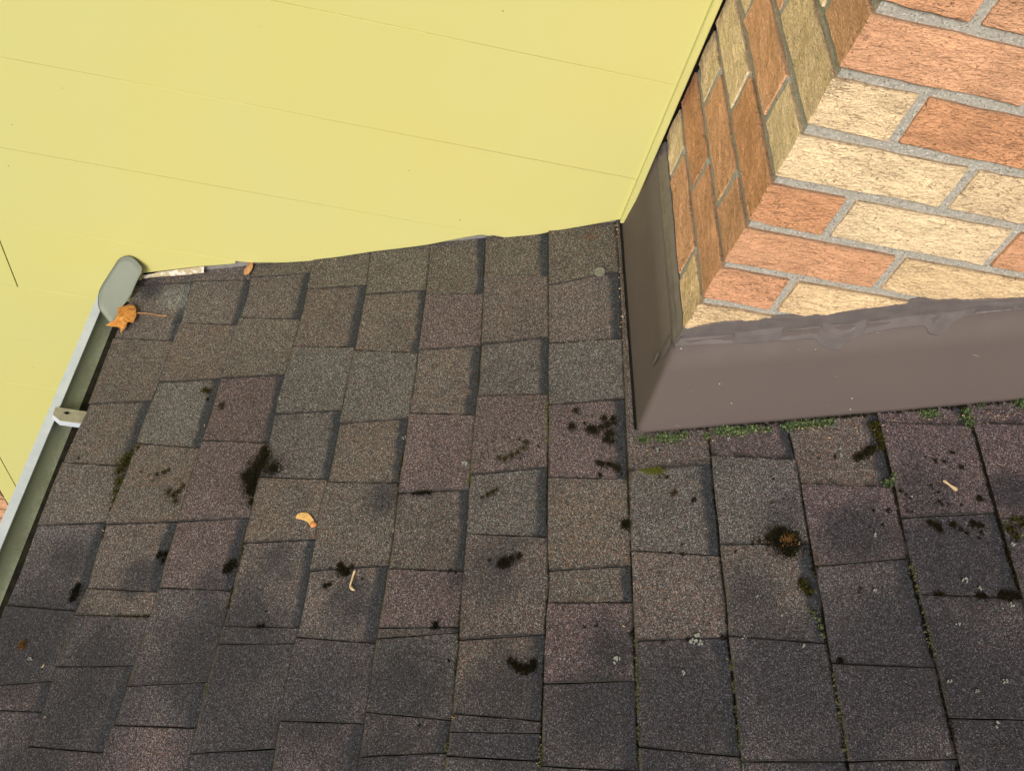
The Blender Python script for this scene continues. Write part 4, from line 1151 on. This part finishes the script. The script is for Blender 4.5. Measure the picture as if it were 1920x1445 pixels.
def cushion(discs, h, rnd, lift=0.004, k=0.62):
    """low lumpy bodies under the blades so that the tuft is solid"""
    v, f = [], []
    for u, vv, r in discs:
        i0 = len(v)
        m = 9
        rr = [r * k * rnd.uniform(0.65, 1.1) for _ in range(m)]
        for lev, (s, z) in enumerate(((1.0, -0.002), (0.8, 0.45), (0.4, 0.75))):
            for q in range(m):
                a = 2 * pi * q / m
                v.append(roof_pt(u + rr[q] * s * cos(a), vv + rr[q] * s * sin(a), lift + (h * z if lev else -0.003)))
        v.append(roof_pt(u, vv, lift + h * 0.85))
        for lev in range(2):
            for q in range(m):
                a, b = i0 + lev * m + q, i0 + lev * m + (q + 1) % m
                f.append((a, b, b + m, a + m))
        for q in range(m):
            f.append((i0 + 2 * m + q, i0 + 2 * m + (q + 1) % m, i0 + 3 * m))
    return v, f


rm = random.Random(77)
for kind, label, discs, n, h, what in MOSS:
    mk = 'black' if kind == 'dome' else kind
    n = int(n * 2.4)
    v, f = blades(discs, int(n * 0.7) if kind == 'bright' else n, h, rm, 1.22, 0.0012 if kind == 'bright' else 0.00065)
    mi = [0] * len(f)
    sparse = kind == 'olive'
    cv_, cf_ = cushion(discs, h * (0.15 if sparse else 0.3), rm, 0.0028, 0.2 if sparse else 0.42)
    b0 = len(v)
    v = v + cv_
    f = f + [tuple(i + b0 for i in q) for q in cf_]
    mi += [0] * len(cf_)
    mats = [M_MOSS[mk], M_MOSS['dry'], M_MOSS['olive']]
    if kind == 'dome':
        dd = [(discs[1][0], discs[1][1], discs[1][2] * 0.75), (discs[2][0], discs[2][1], discs[2][2] * 0.6)]
        v2, f2 = blades(dd, 170, h * 1.1, rm, 0.75, 0.0009, 0.0070)
        b0 = len(v)
        v += v2
        f += [tuple(i + b0 for i in q) for q in f2]
        mi += [1] * len(f2)
    if kind in ('black', 'dome') and n > 500:
        dd = [(u, q, r * 1.12) for u, q, r in discs]
        v2, f2 = blades(dd, int(n * 0.35), h * 0.7, rm, 1.1)
        b0 = len(v)
        v += v2
        f += [tuple(i + b0 for i in q) for q in f2]
        mi += [2] * len(f2)
    o = obj('moss_tuft', v, f, mats, None, mi)
    tag(o, label, 'moss', 'moss tufts growing on the shingles')

# moss and lichen threads in the joints, and specks: nobody could count them
groups = {}
for kind, pl, r in CREVICE:
    discs = []
    for (u0, v0), (u1, v1) in zip(pl, pl[1:]):
        L = hypot(u1 - u0, v1 - v0)
        m = max(1, int(L / (r * 0.9)))
        for i in range(m):
            t = (i + rm.random()) / m
            if noise.noise(Vector((u0 * 20 + t * 5, v0 * 20 + t * 7, 3.3))) > -0.28:
                discs.append((u0 + (u1 - u0) * t + rm.gauss(0, r * .25), v0 + (v1 - v0) * t, r * rm.uniform(0.5, 1.1)))
    if not discs:
        continue
    v, f = blades(discs, len(discs) * (14 if kind == 'lichen' else 9), 0.0035, rm, 1.0, 0.0011 if kind == 'lichen' else 0.0009, 0.006 if kind == 'lichen' else 0.0045)
    gv_, gf_ = groups.setdefault(kind, ([], []))
    b0 = len(gv_)
    gv_ += v
    gf_ += [tuple(i + b0 for i in q) for q in f]
for kind, (v, f) in groups.items():
    nm = {'olive': 'joint_moss', 'green': 'joint_moss', 'lichen': 'joint_lichen'}[kind]
    tag(obj(nm, v, f, M_MOSS[kind]), {'olive': 'olive moss threads in the joints between shingles', 'green': 'bright yellow green moss threads in the shingle joints', 'lichen': 'pale grey green lichen crumbs along the lower shingle joints'}[kind], 'moss' if kind != 'lichen' else 'lichen', None, 'stuff')
sd = []
for u, v_, r in SPOTS:
    sd.append((u, v_, r))
    for _ in range(3):
        sd.append((u + rm.gauss(0, r * 0.6), v_ + rm.gauss(0, r * 0.5), r * rm.uniform(0.25, 0.55)))
for i in range(150):  # dark contact line: shade under the flashing drawn as black blades among moss
    u = 0.148 + 0.60 * (i + rm.random()) / 150
    sd.append((u, -0.4945 + 0.0098 * min(1.0, (u - 0.144) / 0.58) - 0.001 + rm.gauss(0, 0.0012), rm.uniform(0.0012, 0.0035)))
for k in range(0, 6):
    L = COURSE_LINES[k]
    for (u0, v0), (u1, v1) in zip(L, L[1:]):
        if v0 > -0.36 and k < 1:
            continue
        if v0 > -0.49 and k >= 1:
            continue
        m_ = int(abs(v1 - v0) / 0.0024)
        for i in range(m_):
            t = (i + rm.random()) / m_
            vv_ = v0 + (v1 - v0) * t
            if noise.noise(Vector((vv_ * 16, k * 5.5, 2.2))) > -0.22:
                sd.append((u0 + (u1 - u0) * t - 0.0012 + rm.gauss(0, 0.0007), vv_, rm.uniform(0.0008, 0.0019) * (1.5 if k >= 4 else 1)))
v, f = blades(sd, len(sd) * 11, 0.0026, rm, 1.0, 0.0011, 0.0040)
cv_, cf_ = cushion([d for d in sd if d[2] > 0.002], 0.0018, rm, 0.0035, 0.7)
b0 = len(v)
v += cv_
f += [tuple(i + b0 for i in q) for q in cf_]
tag(obj('moss_specks_and_gap_shade', v, f, M_MOSS['black']), 'scattered black moss specks over the shingles, with a painted shade line under the flashing', 'moss', None, 'stuff')
# crusty lichen rosettes
lv, lf = [], []
for u, v_, r in LICHEN:
    for _ in range(5):
        a = rm.uniform(0, 2 * pi)
        q = r * rm.uniform(0.25, 0.85)
        cu, cv2 = u + q * cos(a), v_ + q * sin(a)
        rr = r * rm.uniform(0.15, 0.36)
        i0 = len(lv)
        m = 7
        for k in range(m):
            b = 2 * pi * k / m
            s = rm.uniform(0.6, 1.2)
            lv.append(roof_pt(cu + rr * s * cos(b), cv2 + rr * s * sin(b), 0.0035))
        for k in range(m):
            p = Vector(lv[i0 + k])
            lv.append(p + Vector((-SLN, 0, SLC)) * 0.0042)
        for k in range(m):
            lf.append((i0 + k, i0 + (k + 1) % m, i0 + m + (k + 1) % m, i0 + m + k))
        lf.append(tuple(i0 + m + k for k in range(m)))
tag(obj('lichen', lv, lf, M_LICH), 'small pale grey lichen crusts on the lower right shingles', 'lichen', None, 'stuff')

# ------------------------------------------------------------------ fallen bits
UPN = Vector((-SLN, 0, SLC))


def plate(name, outline, mat, dome, parent=None, thick=0.0006, seed=1):
    """thin fallen piece with a curled surface: outline rings to the middle"""
    pts = [Vector(p) if len(p) == 3 else None for p in outline]
    c = sum(pts, Vector()) / len(pts)
    v, f = [], []
    n = len(pts)
    fac = (1.0, 0.66, 0.33)
    for s in fac:
        for k, p in enumerate(pts):
            q = c + (p - c) * s
            q = q + UPN * (dome * (1 - s * s) + 0.0025 * noise.noise(Vector((q.x * 70, q.y * 70, seed))))
            v.append(q)
    v.append(c + UPN * dome)
    for i in range(2):
        for k in range(n):
            a, b = i * n + k, i * n + (k + 1) % n
            f.append((a, b, b + n, a + n))
    for k in range(n):
        f.append((2 * n + k, 2 * n + (k + 1) % n, 3 * n))
    b0 = len(v)
    v += [p - UPN * thick for p in v[:n]]
    for k in range(n):
        f.append((k, b0 + k, b0 + (k + 1) % n, (k + 1) % n))
    f.append(tuple(b0 + k for k in range(n - 1, -1, -1)))
    return obj(name, v, f, mat, parent, smooth=False)


def rp3(l, h):
    return [roof_pt(u, v_, h) for u, v_ in l]


leaf = thing('maple_leaf', 'curled orange maple leaf lying across the gutter end and roof edge', 'leaf', rp3([LEAF[0]], 0.014)[0])
plate('leaf_blade', rp3(LEAF, 0.015), M_LEAF, 0.006, leaf, 0.0005, 3)
v, f = tube_vf(rp3(LEAF_STEM, 0.011), [0.0011, 0.0009, 0.0009, 0.0010, 0.0016])
obj('stem', v, f, M_STEM, leaf)
# veins
c = sum(rp3(LEAF, 0.0225), Vector()) / len(LEAF)
base = rp3([LEAF[0]], 0.0165)[0]
vv, vf = [], []
for k in (4, 15, 20, 26, 13):
    tip = rp3([LEAF[k]], 0.0165)[0]
    mid = base.lerp(tip, 0.5) + UPN * 0.004
    a, b = tube_vf([base, mid, tip], 0.0004, 4)
    b0 = len(vv)
    vv += a
    vf += [tuple(i + b0 for i in q) for q in b]
obj('veins', vv, vf, M_STEM, leaf)

sa = thing('maple_seed', 'curved yellow maple seed wing lying in the middle of the roof', 'seed', rp3([SEED_A[0]], 0.005)[0], 'maple seeds fallen on the roof')
plate('wing', rp3(SEED_A, 0.0062), M_SEED, 0.0010, sa, 0.0005, 5)
cu = sum(p[0] for p in SEED_A[7:12]) / 5
cv3 = sum(p[1] for p in SEED_A[7:12]) / 5
v, f = cushion([(cu, cv3, 0.0062)], 0.0032, random.Random(2), 0.0075, 0.95)
obj('nut', v, f, M_NUT, sa, smooth=True)
sb = thing('maple_seed', 'brown maple seed leaning where the roof meets the yellow wall', 'seed', rp3([SEED_B[0]], 0.005)[0], 'maple seeds fallen on the roof')
plate('wing', rp3(SEED_B, 0.0135), M_SEEDB, 0.0015, sb, 0.0005, 6)
cu = sum(p[0] for p in (SEED_B[0], SEED_B[1], SEED_B[-1])) / 3
cv3 = sum(p[1] for p in (SEED_B[0], SEED_B[1], SEED_B[-1])) / 3
v, f = cushion([(cu, cv3 - 0.003, 0.0045)], 0.003, random.Random(3), 0.0115, 0.95)
obj('nut', v, f, M_SEEDB, sb, smooth=True)
sc_ = thing('maple_seed', 'thin straw coloured seed among black moss specks at right', 'seed', rp3([SEED_C[0]], 0.005)[0], 'maple seeds fallen on the roof')
plate('wing', rp3(SEED_C, 0.0085), M_STRAW, 0.0015, sc_, 0.0005, 7)
st = thing('straw_stalk', 'pale dry straw stalk with a small bud beside a moss tuft', 'stalk', rp3([STALK[0]], 0.005)[0])
v, f = tube_vf(rp3(STALK, 0.0085), [0.0018, 0.0016, 0.0013, 0.0012, 0.0014, 0.0010])
obj('stem', v, f, M_STRAW, st)
plate('bud', rp3(STALK_PAD, 0.0092), M_STRAW, 0.002, st, 0.0006, 9)
ps = plate('pale_spot', rp3(PALE_SPOT, 0.0083), M_SPOT, 0.0003, None, 0.0016, 0)
tag(ps, 'round pale grey lichen spot on the top shingle beside the flashing', 'lichen')
# little tangle of twigs on the top shingle
tv_, tf_ = [], []
rt = random.Random(9)
for _ in range(16):
    u, v_ = DEBRIS
    a = rt.uniform(0, 2 * pi)
    L = rt.uniform(0.005, 0.016)
    o_u, o_v = u + rt.gauss(0, 0.005), v_ + rt.gauss(0, 0.003)
    p = [roof_pt(o_u, o_v, 0.0085 + rt.uniform(0, 0.003)), roof_pt(o_u + L * 0.5 * cos(a) + rt.gauss(0, .001), o_v + L * 0.5 * sin(a), 0.0135 + rt.uniform(0, 0.002)),
         roof_pt(o_u + L * cos(a), o_v + L * sin(a) * 0.7, 0.0085 + rt.uniform(0, 0.003))]
    a_, b_ = tube_vf(p, 0.00055, 4)
    b0 = len(tv_)
    tv_ += a_
    tf_ += [tuple(i + b0 for i in q) for q in b_]
tag(obj('twig_tangle', tv_, tf_, M_TWIG), 'small tangle of dark twigs on the top shingle by the wall', 'twigs')
# crumbs of bark, bud scales and petals caught along the joints and strewn about
nv, nf = [], []
rl = random.Random(31)
spots = []
for _ in range(70):
    u = rl.uniform(-0.85, 0.13)
    spots.append((u, -0.016 - abs(rl.gauss(0, 0.010)), 0.0075))
for _ in range(60):
    v_ = rl.uniform(-0.47, -0.01)
    spots.append((0.1265 + 0.022 * -v_ + rl.gauss(0, 0.004), v_, 0.0085))
for _ in range(70):
    u = rl.uniform(0.15, 0.75)
    spots.append((u, -0.503 - abs(rl.gauss(0, 0.012)), 0.0065))
for _ in range(50):
    spots.append((rl.uniform(-0.85, 0.75), rl.uniform(-1.1, -0.05), 0.0065))
for u, v_, h in spots:
    if u > 0.13 and v_ > -0.49:
        continue
    a = rl.uniform(0, 2 * pi)
    L, W_ = rl.uniform(0.0010, 0.0028), rl.uniform(0.0005, 0.0011)
    ca, sa_ = cos(a), sin(a)
    i = len(nv)
    for s_, t_, hh in ((-1, -1, 0), (1, -0.6, 0.0008), (1, 0.6, 0.0012), (-1, 1, 0.0003), (0, 0, 0.0016)):
        nv.append(roof_pt(u + ca * L * s_ - sa_ * W_ * t_, v_ + sa_ * L * s_ + ca * W_ * t_, h + hh))
    nf += [(i, i + 1, i + 4), (i + 1, i + 2, i + 4), (i + 2, i + 3, i + 4), (i + 3, i, i + 4)]
mi = [rl.choice((0, 0, 0, 1, 2)) for _ in range(len(nf) // 4) for __ in range(4)]
tag(obj('litter', nv, nf, [M_TWIG, M_SEEDB, M_STRAW], None, mi), 'scattered crumbs of bark and bud scales along the roof joints', 'litter', None, 'stuff')
print('tabs', n_tabs)
